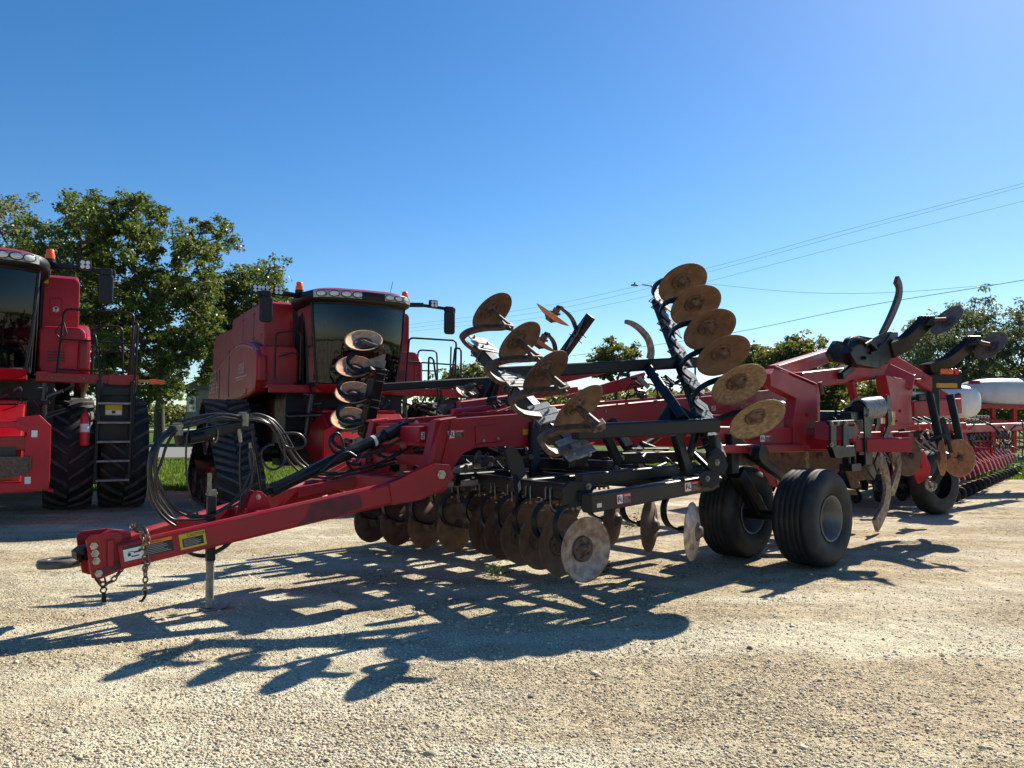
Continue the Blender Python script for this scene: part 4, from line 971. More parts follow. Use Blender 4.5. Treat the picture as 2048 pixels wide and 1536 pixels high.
mb.cyl(W(1264, 898, 8.5), W(1338, 898, 8.8), .012, n=8); bolt(mb, W(1244, 916, 8.5), LA, .03); bolt(mb, W(1232, 935, 8.5), LA, .03)
mb.build('hinge_pin', 'zinc_dull', rip)
mb = MB(); mb.beam(W(902, 947, 8.6), W(955, 933, 8.9), .10, .12, side=LA); mb.beam(W(885, 968, 8.5), W(1010, 960, 8.7), .1, .07, side=LA); mb.build('walkway_plate', 'steel_grey', rip, .004)
mb = MB()
for k in range(60):
    p = W(random.uniform(920, 1420), random.uniform(895, 960), random.uniform(8.0, 9.8)); mb.cyl(p, p + V((random.uniform(-.22, .22), random.uniform(-.2, .2), random.uniform(-.07, .07))), random.uniform(.012, .035), n=7)
for k in range(9):
    x = 900 + 58 * k; p = W(x, 925, 8.8); mb.tube(spline([p, p + V((.15, 0, .05)), p + V((.3, 0, -.08)), p + V((.5, .1, -.02))], 5), .013, 6)
mb.build('hydraulic_hose', 'hose_rubber', rip)
fl = (m(5.15, 2.28, 1.02) - m(3.30, 2.28, .93)).normalized()
decal(rip, W(1215, 1007, 6.98) , fl, UP, .145, .085, 'danger', LA) if False else None
def on_beam(t, z, w, h, kind): decal(rip, m(t, 2.342, z), fl, UP, w, h, kind, LA)
on_beam(3.62, .905, .19, .085, 'danger'); on_beam(4.62, .955, .26, .09, 'danger'); on_beam(3.36, .895, .06, .035, 'silver_print')
decal(rip, m(3.50, 2.06, .84), -LA + AX * .22, UP, .11, .075, 'small', -AX)
mb = MB(); mb.beam(m(3.9, -1.7, 1.36), m(8.2, -1.7, 1.36), .1, .14, side=LA); mb.beam(m(6.9, -1.6, 1.2), m(6.9, -.5, 1.5), .1, .1); mb.build('far_rail', 'bright_skylit_red', rip, .005)
mb = MB(); mb.beam(m(3.6, -1.3, 1.24), m(6.2, -1.3, 1.27), .12, .2, side=LA); mb.beam(m(3.8, -2.4, 1.16), m(6.2, -2.4, 1.18), .1, .2, side=LA); mb.beam(m(4.4, -2.4, 1.15), m(4.4, 1.6, 1.18), .1, .12, side=AX); mb.beam(m(5.6, -2.4, 1.2), m(5.6, 1.2, 1.22), .1, .14, side=AX)
for k in range(5): mb.beam(m(3.9 + .5 * k, -.9, 1.12), m(4.15 + .5 * k, -2.2, 1.3), .07, .12)
mb.build('cross_frame', 'black_paint', rip, .006)
# lower lift cylinder
mb = MB(); mb.cyl(m(6.4, .2, 1.2), m(7.3, .2, 1.55), .05, n=16); mb.cyl(m(7.3, .2, 1.55), m(7.8, .2, 1.75), .025, n=12); mb.build('cylinder', 'black_paint', rip)

# ---- transport wheels
def wheel(t, L, r, w, label, tilt=0):
    c = m(t, L, r); g = bpy.data.objects.new('wheel', None); COL.objects.link(g); g.parent = rip; OFFS[g.name] = OFFS[rip.name]; g['label'] = label
    mb = MB(); h = w / 2; ri = r * .45
    prof = [(ri, -h * .72), (ri * 1.06, -h * .86), (r * .72, -h * 1.0), (r * .86, -h * .98), (r * .95, -h * .86), (r * .985, -h * .74)]
    for k in range(6):
        x0 = -h * .74 + k * (h * 1.48 / 6); x1 = x0 + h * 1.48 / 6; gd = .012
        prof += [(r * (.987 + .012 * (1 - ((x0 / h) ** 2))), x0 + .004), (r * (.987 + .012 * (1 - ((x1 / h) ** 2))), x1 - .012)]
        if k < 5: prof += [(r - gd - .008, x1 - .009), (r - gd - .008, x1 - .001)]
    prof += [(r * .95, h * .86), (r * .86, h * .98), (r * .72, h * 1.0), (ri * 1.06, h * .86), (ri, h * .72)]
    mb.lathe(prof, c, LA, 64); mb.build('tyre', 'dusty_rubber', g)
    mb = MB(); mb.lathe([(ri * 1.05, h * .88), (ri * 1.03, h * .92), (ri * .97, h * .9), (ri * .93, h * .7), (ri * .84, h * .62), (ri * .84, -h * .1), (ri * .80, -h * .12), (ri * .45, h * .02), (ri * .4, h * .12), (.001, h * .12)], c, LA, 48)
    mb.lathe([(ri * 1.05, -h * .88), (ri * .97, -h * .9), (ri * .84, -h * .62), (ri * .84, -h * .1)], c, LA, 48)
    rim = mb.build('rim', 'rim_grey', g)
    mb = MB(); mb.cyl(c + LA * (h * .10), c + LA * (h * .45), .06, .05, n=16)
    rg = mb.ring(c + LA * (h * .02), LA, ri * .6, 8)
    for p in rg: bolt(mb, p, LA, .016, .016)
    mb.build('hub', 'brown_steel', g)
wheel(6.90, 2.47, .55, .50, 'outer near wheel with rusty rim'); wheel(6.80, 1.56, .55, .48, 'inner near wheel')
wheel(6.7, -1.55, .545, .40, 'inner far wheel'); wheel(6.7, -2.45, .545, .40, 'outer far wheel')
mb = MB()
for s in (1, -1):
    mb.beam(m(6.25, 1.9 * s, 1.05), m(6.75, 1.9 * s, .55), .14, .16, side=LA); mb.cyl(m(6.7, 1.3 * s, .545), m(6.7, 2.3 * s, .545), .06, n=14)
    mb.beam(m(6.15, 1.9 * s, 1.05), m(6.15, 1.9 * s, 1.5), .12, .14, side=LA); mb.beam(m(6.15, 1.9 * s, 1.45), m(7.3, 1.9 * s, .95), .09, .12, side=LA)
mb.cyl(m(6.42, 2.05, 1.27), m(6.42, 2.15, 1.27), .105, n=20)
mb.build('axle', 'black_paint', rip, .008)
mb = MB(); mb.plate([m(6.05, 1.55, 1.28), m(6.35, 1.55, 1.33), m(6.75, 1.55, 1.17), m(6.6, 1.55, 1.12), m(6.1, 1.55, 1.15)], LA * .3); mb.build('mud_scraper', 'brown_steel', rip, .004)

# ---- rear frame, masts, spring trips and shanks
def chevron(parts): 
    mb = MB()
    for p0, p1, w, h, h1 in parts: mb.beam(p0, p1, w, h, side=LA, h1=h1)
    return mb
Lm = 1.95
mb = MB()
def plateL(pts, L, th): mb.plate([pL(x, y, L) for x, y in pts], LA * th)
# front mast arm (near): from (1545,745) down right to (1640,770), then the post to (1640,890)
mb.plate([pL(x, y, 2.0) for x, y in ((1540, 748), (1552, 737), (1634, 773), (1637, 892), (1588, 892), (1588, 838), (1593, 797), (1542, 772))], -LA * .14); mb.plate([p + UP * .005 for p in (pL(1551, 735, 2.02), pL(1635, 771, 2.02), pL(1635, 771, 1.84), pL(1551, 735, 1.84))], UP * .02)
# fore-aft beam to the rear mast
mb.beam(pL(1592, 762, 1.75), pL(1768, 741, 2.05), .22, .22, side=LA)
mb.beam(pL(1762, 742, 2.05), pL(1818, 768, 2.3), .20, .24, side=LA)
mb.plate([pL(x, y, 2.32) for x, y in ((1772, 750), (1816, 760), (1832, 748), (1822, 800), (1826, 846), (1784, 852), (1782, 800))], -LA * .16)
mb.beam(pL(1700, 762, 2.0), pL(1712, 815, 2.0), .1, .09, side=LA); mb.beam(pL(1618, 765, 1.2), pL(1690, 758, 1.2), .08, .1, side=LA)
# arched far beam
mb.beam(W(1548, 746, 9.9), W(1664, 708, 12.2), .16, .2); mb.beam(W(1664, 708, 12.2), W(1765, 742, 11.9), .16, .2)
# lower rails
mb.beam(pL(1395, 872, 1.75), pL(1632, 872, 1.95), .16, .22, side=LA); mb.beam(pL(1420, 898, 1.9), pL(1600, 896, 1.98), .12, .10, side=LA)
mb.beam(m(7.3, 1.2, 1.35), m(8.6, 2.9, 1.35), .16, .18); 
mb.beam(pL(1632, 862, 2.1), pL(1712, 866, 2.55), .20, .22, side=UP.cross(AX))
mb.beam(m(7.9, -2.4, 1.35), m(7.9, 2.4, 1.38), .18, .18, side=AX); mb.beam(m(10.0, -2.4, 1.38), m(10.0, 2.4, 1.4), .18, .18, side=AX)
mb.beam(m(7.0, .62, 1.6), m(10.6, .62, 1.6), .12, .3, side=LA); mb.beam(m(7.0, -.62, 1.6), m(10.6, -.62, 1.6), .12, .3, side=LA); mb.beam(m(7.9, 1.95, 1.4), m(10.2, 2.1, 1.42), .12, .18, side=LA)
mb.beam(pL(1764, 860, 2.25), pL(1826, 846, 2.3), .05, .10, side=LA)
mb.build('rear_frame', 'red_paint', rip, .008)
mb = MB()
mb.beam(pL(1640, 764, 2.02), pL(1644, 788, 2.02), .05, .05, side=LA); mb.beam(pL(1819, 752, 2.33), pL(1822, 775, 2.33), .05, .05, side=LA); mb.build('stop_lug', 'brown_steel', rip, .003)
mb = MB(); mb.plate([pL(x, y, 2.57) for x, y in ((1697, 853), (1709, 853), (1709, 876), (1697, 878))], LA * .004); mb.build('tube_inner_shade', 'black_print', rip)  # black plate painted in for the shade inside the hollow tube end
mb = MB()
for x in (1657, 1682): mb.plate([pL(x_, y_, 2.62) for x_, y_ in ((x, 845), (x + 11, 845), (x + 11, 898), (x, 900))], LA * .03)
mb.plate([pL(x_, y_, 2.6) for x_, y_ in ((1652, 842), (1697, 840), (1698, 848), (1653, 850))], LA * .07); mb.plate([pL(x_, y_, 2.6) for x_, y_ in ((1652, 893), (1697, 891), (1700, 912), (1660, 916))], LA * .07)
mb.build('mounting_clamp', 'black_paint', rip, .005)
mb = MB()
for x, y in ((1662, 847), (1674, 847), (1690, 846), (1662, 890)): bolt(mb, pL(x, y, 2.68), LA, .028)
mb.build('bolt', 'zinc_dull', rip)
mb = MB()
for x, y, L, r in ((1614, 830, 2.0, .035), (1800, 822, 2.32, .03), (1792, 842, 2.32, .02)): bolt(mb, pL(x, y, L) , LA, r, .012)
mb.build('bolt', 'red_paint', rip)
decal(rip, pL(1520, 884, 1.99 + .02), AX, UP, .26, .08, 'danger', LA)
decal(rip, pL(1761, 848, 2.33), AX, UP, .15, .09, 'pair', LA); decal(rip, pL(1779, 850, 2.345), AX, UP, .18, .12, 'gold_reflector', LA, 'reflector'); decal(rip, pL(1781, 836, 2.345), AX, UP, .16, .10, 'pair', LA)
# spring trip assemblies
def trip(L, t0, label, ks=1.0):
    g = bpy.data.objects.new('spring_trip', None); COL.objects.link(g); g.parent = rip; OFFS[g.name] = OFFS[rip.name]; g['label'] = label
    a = m(t0, L, 1.80); b = m(t0 + .62, L, 1.84); pts = []
    for i in range(13 * 14):
        f = i / (13 * 14 - 1); th = f * 13 * 2 * math.pi; c = a.lerp(b, f); pts.append(c + LA * math.cos(th) * .11 * ks + UP * math.sin(th) * .11 * ks)
    mb = MB(); mb.tube(pts, .018, 7); mb.build('coil_spring', 'glint_grey', g)  # coil highlights are put into the paler grey
    mb = MB(); mb.cyl(a, b, .09, n=16); mb.lathe([(.001, .0), (.09, .0), (.1, .05), (.07, .08), (.001, .08)], b + AX * .02, AX, 20)
    mb.plate([m(t0 - .1, L + .10, 1.82), m(t0 + .06, L + .10, 1.84), m(t0 + .14, L + .10, 1.3), m(t0 + .1, L + .1, 1.1), m(t0 - .08, L + .10, 1.1)], LA * .02)
    mb.plate([m(t0 - .1, L - .10, 1.82), m(t0 + .06, L - .10, 1.84), m(t0 + .14, L - .10, 1.3), m(t0 + .1, L - .1, 1.1), m(t0 - .08, L - .10, 1.1)], -LA * .02)
    mb.plate([m(t0 + .58, L + .11, 2.0), m(t0 + .70, L + .11, 1.98), m(t0 + .74, L + .11, 1.66), m(t0 + .38, L + .11, 1.2), m(t0 + .22, L + .11, 1.0), m(t0 + .16, L + .11, 1.12), m(t0 + .6, L + .11, 1.62)], LA * .02)
    mb.plate([m(t0 + .58, L - .11, 2.0), m(t0 + .70, L - .11, 1.98), m(t0 + .74, L - .11, 1.66), m(t0 + .38, L - .11, 1.2), m(t0 + .22, L - .11, 1.0), m(t0 + .16, L - .11, 1.12), m(t0 + .6, L - .11, 1.62)], -LA * .02)
    mb.beam(m(t0 - .35, L, 1.70), m(t0, L, 1.72), .14, .12, side=LA); mb.beam(m(t0 + .05, L, 1.15), m(t0 + .35, L, .95), .12, .16, side=LA)
    mb.beam(m(t0 - .40, L + .02, 1.48), m(t0 - .40, L + .02, 1.12), .1, .05, side=LA); mb.beam(m(t0 - .25, L + .02, 1.48), m(t0 - .25, L + .02, 1.12), .1, .05, side=LA); mb.box(m(t0 - .32, L + .03, 1.08), (.26, .16, .09), (AX, LA, UP)); mb.box(m(t0 - .32, L + .03, 1.52), (.26, .16, .05), (AX, LA, UP))
    mb.build('trip_bracket', 'black_paint', g, .005)
    mb = MB(); bolt(mb, m(t0, L + .12, 1.72), LA, .025); bolt(mb, m(t0 + .04, L + .12, 1.42), LA, .02); bolt(mb, m(t0 + .3, L + .13, 1.22), LA, .03); bolt(mb, m(t0 + .64, L + .13, 1.8), LA, .02); bolt(mb, m(t0 + .28, L + .13, 1.0), LA, .025); bolt(mb, m(t0 - .4, L + .1, 1.45), LA, .03); bolt(mb, m(t0 - .25, L + .1, 1.45), LA, .025)
    mb.build('bolt', 'zinc_dull', g)
    return g
trip(2.42, 8.25, 'nearest spring trip', 1.15); trip(.9, 8.5, 'inner spring trip'); trip(1.5, 10.1, 'rear spring trip')
def shank(pts, L, w0, w1, name='ripper_shank', par=rip, mat='shank_steel', T=.045, foot=None, wide=False):
    mb = MB(); q = spline([pL(x, y, L) for x, y in pts], 7)
    mb.ribbon(q, LA, T, w0, T * 1.1, w1)
    return mb.build(name, mat, par, .004)
shank([(1742, 900), (1752, 905), (1764, 925), (1772, 955), (1774, 985), (1768, 1015), (1758, 1038), (1750, 1052)], 2.2, .15, .20)
shank([(1768, 865), (1780, 878), (1792, 905), (1796, 935), (1790, 962), (1782, 985)], 2.2, .13, .15)
shank([(1608, 895), (1612, 915), (1612, 940), (1605, 965)], 1.3, .09, .1)
shank([(1638, 893), (1650, 920), (1648, 950)], .9, .09, .1)
# raised shanks on the folded wing
sh = MB(); sh.ribbon(spline([pL(x, y, 2.1) for x, y in ((1762, 672), (1776, 645), (1788, 618), (1797, 592), (1798, 573), (1792, 559))], 8), LA, .05, .10, .06, .15); sh.build('ripper_shank', 'brown_steel', rip, .004)
sh = MB(); sh.ribbon(spline([pL(x, y, .3) for x, y in ((1300, 718), (1302, 700), (1296, 678), (1282, 660), (1266, 648), (1252, 643))], 8), LA, .05, .11, .06, .05); sh.build('ripper_shank', 'shank_steel', rip, .004)
mb = MB(); q = [pL(x, y, 2.0) for x, y in ((1690, 730), (1678, 708), (1692, 682), (1698, 673), (1725, 678), (1745, 690), (1760, 665), (1775, 668), (1772, 690), (1758, 722), (1735, 738))]; mb.plate(q, LA * .16)
qc = sum(q, V((0, 0, 0))) / len(q); mb.plate([qc + (p - qc) * .75 - LA * .3 for p in q], LA * .08); mb.cyl(pL(1700, 695, 1.7), pL(1735, 712, 1.7), .1, n=14); mb.beam(pL(1695, 735, 1.95), pL(1672, 752, 1.95), .2, .1, side=LA)
mb.tube(spline([pL(x, y, 2.18) for x, y in ((1740, 706), (1752, 700), (1768, 685), (1778, 670))], 5), .02, 8)
bolt(mb, pL(1700, 700, 2.17), LA, .04, .03); bolt(mb, pL(1728, 716, 2.17), LA, .03, .03); mb.ribbon(spline([pL(x, y, 2.2) for x, y in ((1690, 690), (1700, 676), (1730, 682), (1752, 700))], 6), LA, .08, .03); mb.beam(pL(1730, 690, 2.25), pL(1768, 668, 2.25), .04, .05, side=LA); mb.build('shank_mount', 'black_paint', rip, .006)
# ---- rear levelers
def arm(p0, p1, dc, dn, w, label, r=.27, alpha=None):
    g = bpy.data.objects.new('leveler', None); COL.objects.link(g); g.parent = rip; OFFS[g.name] = OFFS[rip.name]; g['label'] = label
    mb = MB(); mid = p0.lerp(p1, .45) - UP * .07; mb.ribbon(spline([p0, mid, p1], 6), LA, .16, w, .14, w * .85); mb.box(p1, (.2, .14, .14)); mb.build('arm', 'black_paint', g, .006)
    blade('disc_blade', dc, dn, r, 'disc_tan', g, dish=.04)
    mb = MB(); mb.cyl(p1, dc, .04, n=10); mb.build('bearing', 'brown_steel', g)
arm(W(1775, 702, 11.2), W(1852, 642, 11.2), W(1893, 640, 11.1), V((-.76, -.18, .58)), .24, 'upper folded leveler arm', r=.26)
arm(W(1852, 742, 11.8), W(1944, 682, 11.6), W(1981, 691, 11.5), V((-.76, -.20, .58)), .24, 'lower folded leveler arm', r=.26)
blade('disc_blade', W(1928, 690, 12.0), V((-.85, .25, .45)), .3, 'disc_tan', rip, dish=.04)
mb = MB(); mb.beam(W(1752, 708, 11.3), W(1858, 770, 11.8), .14, .22); mb.beam(W(1790, 718, 11.6), W(1852, 772, 11.9), .12, .1)
mb.beam(W(1820, 818, 11.6), W(1915, 812, 12.2), .14, .24); mb.plate([W(x, y, 12.0) for x, y in ((1868, 770), (1900, 790), (1915, 800), (1918, 830), (1862, 832))], V((0, .1, 0)))
mb.beam(W(1828, 762, 11.4), W(1862, 757, 12), .1, .06); mb.build('leveler_frame', 'red_paint', rip, .006)
mb = MB(); mb.beam(W(1863, 750, 11.8), W(1866, 832, 11.8), .16, .14, side=V((1, 0, 0))); mb.box(W(1893, 760, 11.8), (.42, .08, .28)); mb.beam(W(1778, 872, 11.5), W(1835, 868, 11.6), .1, .1)
mb.ribbon(spline([W(x, y, 11.6) for x, y in ((1878, 835), (1890, 865), (1893, 900), (1884, 935), (1868, 965))], 6), V((.2, -1, 0)), .1, .09)
mb.beam(W(1835, 795, 11.6), W(1862, 795, 11.8), .05, .1, side=V((0, 1, 0)))
lb_ = mb.build('light_bracket', 'black_paint', rip, .005)
mb = MB(); mb.box(W(1891, 743, 11.75), (.20, .09, .085)); mb.build('amber_lamp', 'amber_lens', lb_, .01); mb = MB(); mb.box(W(1911, 743, 11.78), (.06, .09, .09)); mb.build('lamp_end', 'danger_red', lb_, .008)
mb = MB(); mb.box(W(1893, 771, 11.74), (.32, .02, .07)); mb.build('reflector', 'gold_reflector', lb_)
mb = MB()
for y in (772, 788): mb.beam(W(1822, y, 11.7), W(1864, y + 1, 11.9), .05, .07)
mb.build('steel_bar', 'silver_print', rip)
# leveler discs near the ground
for px, py, Y, r, n, mt_ in ((1813, 912, 11.6, .30, V((.35, -.92, .05)), 'disc_steel'), (1884, 916, 10.9, .25, V((.96, -.28, .0)), 'rusty_disc'), (1916, 916, 11.2, .275, V((-.93, -.36, .0)), 'rusty_disc'), (1722, 920, 12.2, .32, V((.3, -.95, 0)), 'disc_steel'), (1640, 912, 11.4, .34, V((-.2, -.97, 0)), 'disc_steel'), (1790, 915, 12.2, .28, V((.8, -.5, 0)), 'rusty_disc'), (1570, 905, 11.0, .3, V((.1, -1, 0)), 'disc_steel')):
    blade('disc_blade', W(px, py, Y), n, r, mt_, rip, dish=.035)
mb = MB()
for px, py, Y in ((1813, 905, 11.8), (1884, 905, 11.2), (1925, 905, 11.3), (1722, 915, 12.4), (1640, 905, 11.6)):
    p = W(px, py, Y); mb.beam(p, p + V((-.1, .1, .85)), .08, .1); mb.cyl(p, p + V((0, -.15, -.05)), .045, n=10)
mb.tube(spline([W(x, y, 11.0) for x, y in ((1860, 882), (1880, 870), (1895, 880), (1902, 905))], 5), .03, 8)
mb.build('leveler_arm', 'black_paint', rip, .005)
mb = MB()
for k in range(5):
    mb.tube(spline([W(x + 14 * k, y, 11.9) for x, y in ((1815, 872), (1822, 885), (1842, 900), (1850, 905))], 6), .010, 6)
for k in range(4): mb.tube(spline([W(x + 22 * k, y, 12.1) for x, y in ((1812, 850), (1822, 843), (1836, 848), (1840, 862))], 6), .010, 6)
mb.build('hydraulic_tube', 'zinc_dull', rip)

# ================================================================ COMBINES
def rrect(x0, x1, z0, z1, y, rad, seg=4):
    pts = []
    for cx, cz, a0 in ((x1 - rad, z1 - rad, 0), (x0 + rad, z1 - rad, 90), (x0 + rad, z0 + rad, 180), (x1 - rad, z0 + rad, 270)):
        for k in range(seg + 1): a = R(a0 + 90 * k / seg); pts.append(V((cx + rad * math.cos(a), y, cz + rad * math.sin(a))))
    return pts
def pipe(mb, pts, r=.02, rad=.07, n=7, closed=False):
    """polyline pipe with rounded corners"""
    out = []; k = len(pts); pts = [V(p) for p in pts]
    for i, p in enumerate(pts):
        if not closed and (i == 0 or i == k - 1): out.append(p); continue
        a = (pts[i - 1] - p); b = (pts[(i + 1) % k] - p); q = min(rad, a.length * .4, b.length * .4)
        a = p + a.normalized() * q; b = p + b.normalized() * q
        for j in range(5): t = j / 4; out.append(a * (1 - t) ** 2 + p * 2 * t * (1 - t) + b * t * t)
    return mb.tube(out, r, n, closed=closed)
def lugtyre(mb, c, rad, w, n=22, rim=.52):
    """agricultural tyre, axle along local x; returns the builder holding its tread bars"""
    bars = MB()
    X1 = V((1, 0, 0)); h = w / 2
    mb.lathe([(rad * rim, -h * .8), (rad * .7, -h * .98), (rad * .86, -h), (rad * .93, -h * .9), (rad * .955, -h * .5), (rad * .965, 0), (rad * .955, h * .5), (rad * .93, h * .9), (rad * .86, h), (rad * .7, h * .98), (rad * rim, h * .8)], c, X1, 48)
    for i in range(n):
        for s in (-1, 1):
            a0 = 2 * math.pi * (i + (.5 if s > 0 else 0)) / n; prev = None; ring = []
            for k in range(6):
                f = k / 5; a = a0 - .30 * f * 1.0; x = s * (h * (.02 + .96 * f)); rr = rad * (.96 - (.03 * f * f))
                top = rad * (1.005 - .045 * max(0, f - .6) / .4)
                dirr = V((0, math.cos(a), math.sin(a))); tg = V((0, -math.sin(a), math.cos(a))); wd = .032 + .012 * f
                cc = c + X1 * x
                ring.append([cc + dirr * (rr - .03) - tg * wd, cc + dirr * top - tg * wd * .7, cc + dirr * top + tg * wd * .7, cc + dirr * (rr - .03) + tg * wd])
            e = ring[-1]; dirr = V((0, math.cos(a), math.sin(a)))
            ring.append([p - dirr * (rad * .10) + X1 * s * .004 for p in e])
            vs = [p for q in ring for p in q]; fs = []
            for j in range(len(ring) - 1):
                for q in range(3): fs.append((j * 4 + q, j * 4 + q + 1, j * 4 + 4 + q + 1, j * 4 + 4 + q))
            fs += [(0, 1, 2, 3), tuple(range(len(vs) - 4, len(vs)))]
            bars.add(vs, fs)
    return bars
def combine(kind, label, loc):
    root = thing('combine_harvester', label, 'combine harvester', loc, 'combine harvesters parked behind the ripper', rz=R(30), local=True)
    P = lambda x, y, z: V((x, y, z))
    # --- body: grain tank, side shrouds, engine hood
    mb = MB()
    tank = [P(0, 1.35, 2.35), P(0, 1.35, 4.14), P(0, 1.5, 4.2), P(0, 4.8, 4.22), P(0, 5.0, 4.16), P(0, 5.0, 2.35)]
    mb.plate([p + P(-1.56, 0, 0) for p in tank], P(3.14, 0, 0)); mb.build('grain_tank', 'combine_red', root, .04)
    mb = MB(); hood = [P(0, 5.06, 2.3), P(0, 5.06, 3.98), P(0, 5.3, 4.05), P(0, 7.8, 4.12), P(0, 8.1, 3.9), P(0, 8.5, 2.3), P(0, 7.8, 1.6)]
    mb.plate([p + P(-1.5, 0, 0) for p in hood], P(3.0, 0, 0)); mb.build('engine_hood', 'combine_red', root, .05)
    for s in (-1, 1):
        mb = MB(); prof = [(1.0, 2.28), (.85, 2.5), (.86, 3.0), (1.0, 3.12), (1.5, 3.28), (2.4, 3.42), (3.4, 3.40), (5.6, 3.05), (6.6, 2.7), (7.3, 2.1), (7.45, 1.6), (6.7, 1.6), (5.9, 1.95), (5.0, 2.1), (2.6, 2.15), (1.6, 2.2)]
        mb.plate([P(s * 1.58, y, z) for y, z in prof], P(s * .22, 0, 0)); sd = mb.build('side_panel', 'combine_red', root, .06)
        if s < 0:
            X = -1.806
            mb = MB(); sil = 'silver_print'
            arc = [P(X, 1.25, 3.16), P(X, 1.8, 3.26), P(X, 2.6, 3.34), P(X, 3.4, 3.31), P(X, 5.4, 2.97)]
            mb.ribbon(spline(arc, 6), P(0, 0, 1), .022, .006); mb.build('pinstripe', 'lamp_bezel', sd)
            txt('9250', sd, P(X - .004, 2.75, 2.72), P(0, -1, 0), P(0, 0, 1), .24, 'silver_print', 'model_number', shear=.15)
            mb = MB(); mb.plate([P(X, 3.1, 2.66), P(X, 1.7, 2.66), P(X, 1.9, 2.635), P(X, 3.1, 2.635)], P(-.004, 0, 0)); mb.plate([P(X, 2.9, 2.60), P(X, 2.1, 2.60), P(X, 2.2, 2.585), P(X, 2.9, 2.585)], P(-.004, 0, 0)); mb.build('underline', 'silver_print', sd)
            txt('CASE IH', sd, P(X - .004, 6.75, 2.42), P(0, -1, 0), P(0, 0, 1), .28, 'silver_print', 'maker_lettering', sx=1.15)
            mb = MB(); mb.plate([P(X, 6.6, 2.9), P(X, 6.55, 3.0 - .1), P(X, 5.7, 3.05 - .1), P(X, 5.5, 2.95 - .1), P(X, 5.6, 2.72)], P(-.004, 0, 0)); mb.build('vent', 'black_paint', sd)
            mb = MB()
            q = [P(X - .006, 6.6, 2.72), P(X - .006, 5.7, 2.80), P(X - .006, 5.65, 2.98), P(X - .006, 6.4, 2.9)]
            for i in range(4): mb.beam(q[i], q[(i + 1) % 4], .01, .03, side=P(-1, 0, 0))
            mb.build('emblem', 'lamp_bezel', sd)
            mb = MB(); mb.box(P(X, 1.95, 2.32), (.05, .16, .12)); mb.build('side_marker', 'amber_lens', sd, .01)
            mb = MB(); mb.box(P(X, 3.9, 2.8), (.01, .012, 1.1)); mb.box(P(X, 5.2, 2.6), (.01, .012, .9)); mb.build('panel_gap', 'black_print', sd)
    mb = MB()
    for y in (2.4, 3.6): mb.box(P(-1.563, y, 3.75), (.006, .014, .8))
    mb.box(P(-1.563, 3.1, 3.42), (.006, 3.4, .012))
    for y in (1.6, 2.3, 2.5, 3.5, 3.7, 4.7):
        for z in (3.5, 4.02): mb.box(P(-1.564, y, z), (.01, .03, .03))
    mb.build('panel_gap', 'black_print', root)
    # tower panels left and right of the cab
    for s in (-1, 1):
        mb = MB(); x0, x1 = (.98, 1.60) if s > 0 else (-1.60, -.98)
        mb.plate(rrect(x0, x1, 2.45, 4.12, 1.36, .10), P(0, -.16, 0)); BR = 'bright_skylit_red' if kind == 'tyres' else 'combine_red'; tw = mb.build('tower_panel', BR, root, .02)  # left combine's panels get the sky-lit red, the centre one's the shaded red
        mb = MB(); x1b = 1.72 if s > 0 else -.96; x0b = .96 if s > 0 else -1.72
        mb.plate(rrect(x0b, x1b, 2.38, 3.22, 1.34, .14), P(0, -.45, 0)); 
        for k in range(0): pass
        mb.build('lower_panel', BR, tw, .04)
        if s > 0:
            mb = MB()
            for k in range(4): mb.box(P(1.25, .883, 2.62 + .05 * k), (.28, .008, .02))
            mb.build('louvre', 'black_print', tw)
            mb = MB(); pipe(mb, [P(1.12, 1.195, 3.45), P(1.32, 1.195, 3.45), P(1.32, 1.195, 3.75), P(1.12, 1.195, 3.75)], .004, .03, 5, True); mb.build('hatch_outline', 'black_print', tw)
            mb = MB(); mb.cyl(P(1.22, 1.195, 3.55), P(1.22, 1.186, 3.55), .05, n=18); hh = mb.build('hatch_label', 'white_decal', tw)
            mb = MB(); mb.cyl(P(1.22, 1.186, 3.57), P(1.22, 1.182, 3.57), .022, n=12); mb.box(P(1.22, 1.183, 3.53), (.014, .004, .05)); mb.build('pictogram', 'black_print', hh)
            mb = MB(); mb.plate([P(1.0, 1.195, 4.0), P(1.09, 1.195, 4.0), P(1.08, 1.195, 4.10)], P(0, -.004, 0)); mb.build('warning_label', 'yellow_decal', tw)
        else:
            mb = MB(); pipe(mb, [P(-1.52, .55, 2.5), P(-1.52, .5, 3.42), P(-1.1, .5, 3.5), P(-1.02, .5, 3.4), P(-1.02, .55, 2.5)], .018, .08); pipe(mb, [P(-1.45, .5, 2.95), P(-1.2, .5, 3.05), P(-1.05, .5, 3.0)], .015, .05); mb.build('grab_rail', 'black_paint', root)
    # --- cab
    cab = bpy.data.objects.new('cab', None); COL.objects.link(cab); cab.parent = root; OFFS[cab.name] = V((0, 0, 0))
    def arcx(w, bow, y0, z, n=10): return [P(w * (-1 + 2 * i / n), y0 - bow * (1 - (-1 + 2 * i / n) ** 2), z) for i in range(n + 1)]
    rows = [arcx(.80, .22, .02, 2.42), arcx(.86, .28, -.04, 2.9), arcx(.90, .30, -.08, 3.4), arcx(.94, .30, -.06, 3.98)]
    mb = MB(); vs = [p for r in rows for p in r]; n = 11
    mb.add(vs, [(j * n + i, j * n + i + 1, (j + 1) * n + i + 1, (j + 1) * n + i) for j in range(3) for i in range(10)], True)
    mb.build('windscreen', 'cab_glass', cab)
    for s in (-1, 1):
        mb = MB(); mb.add([P(s * .82, .05, 2.45), P(s * .93, 1.25, 2.45), P(s * .97, 1.2, 3.98), P(s * .95, -.02, 3.98)], [(0, 1, 2, 3)]); mb.build('side_window', 'cab_glass', cab)
    mb = MB()
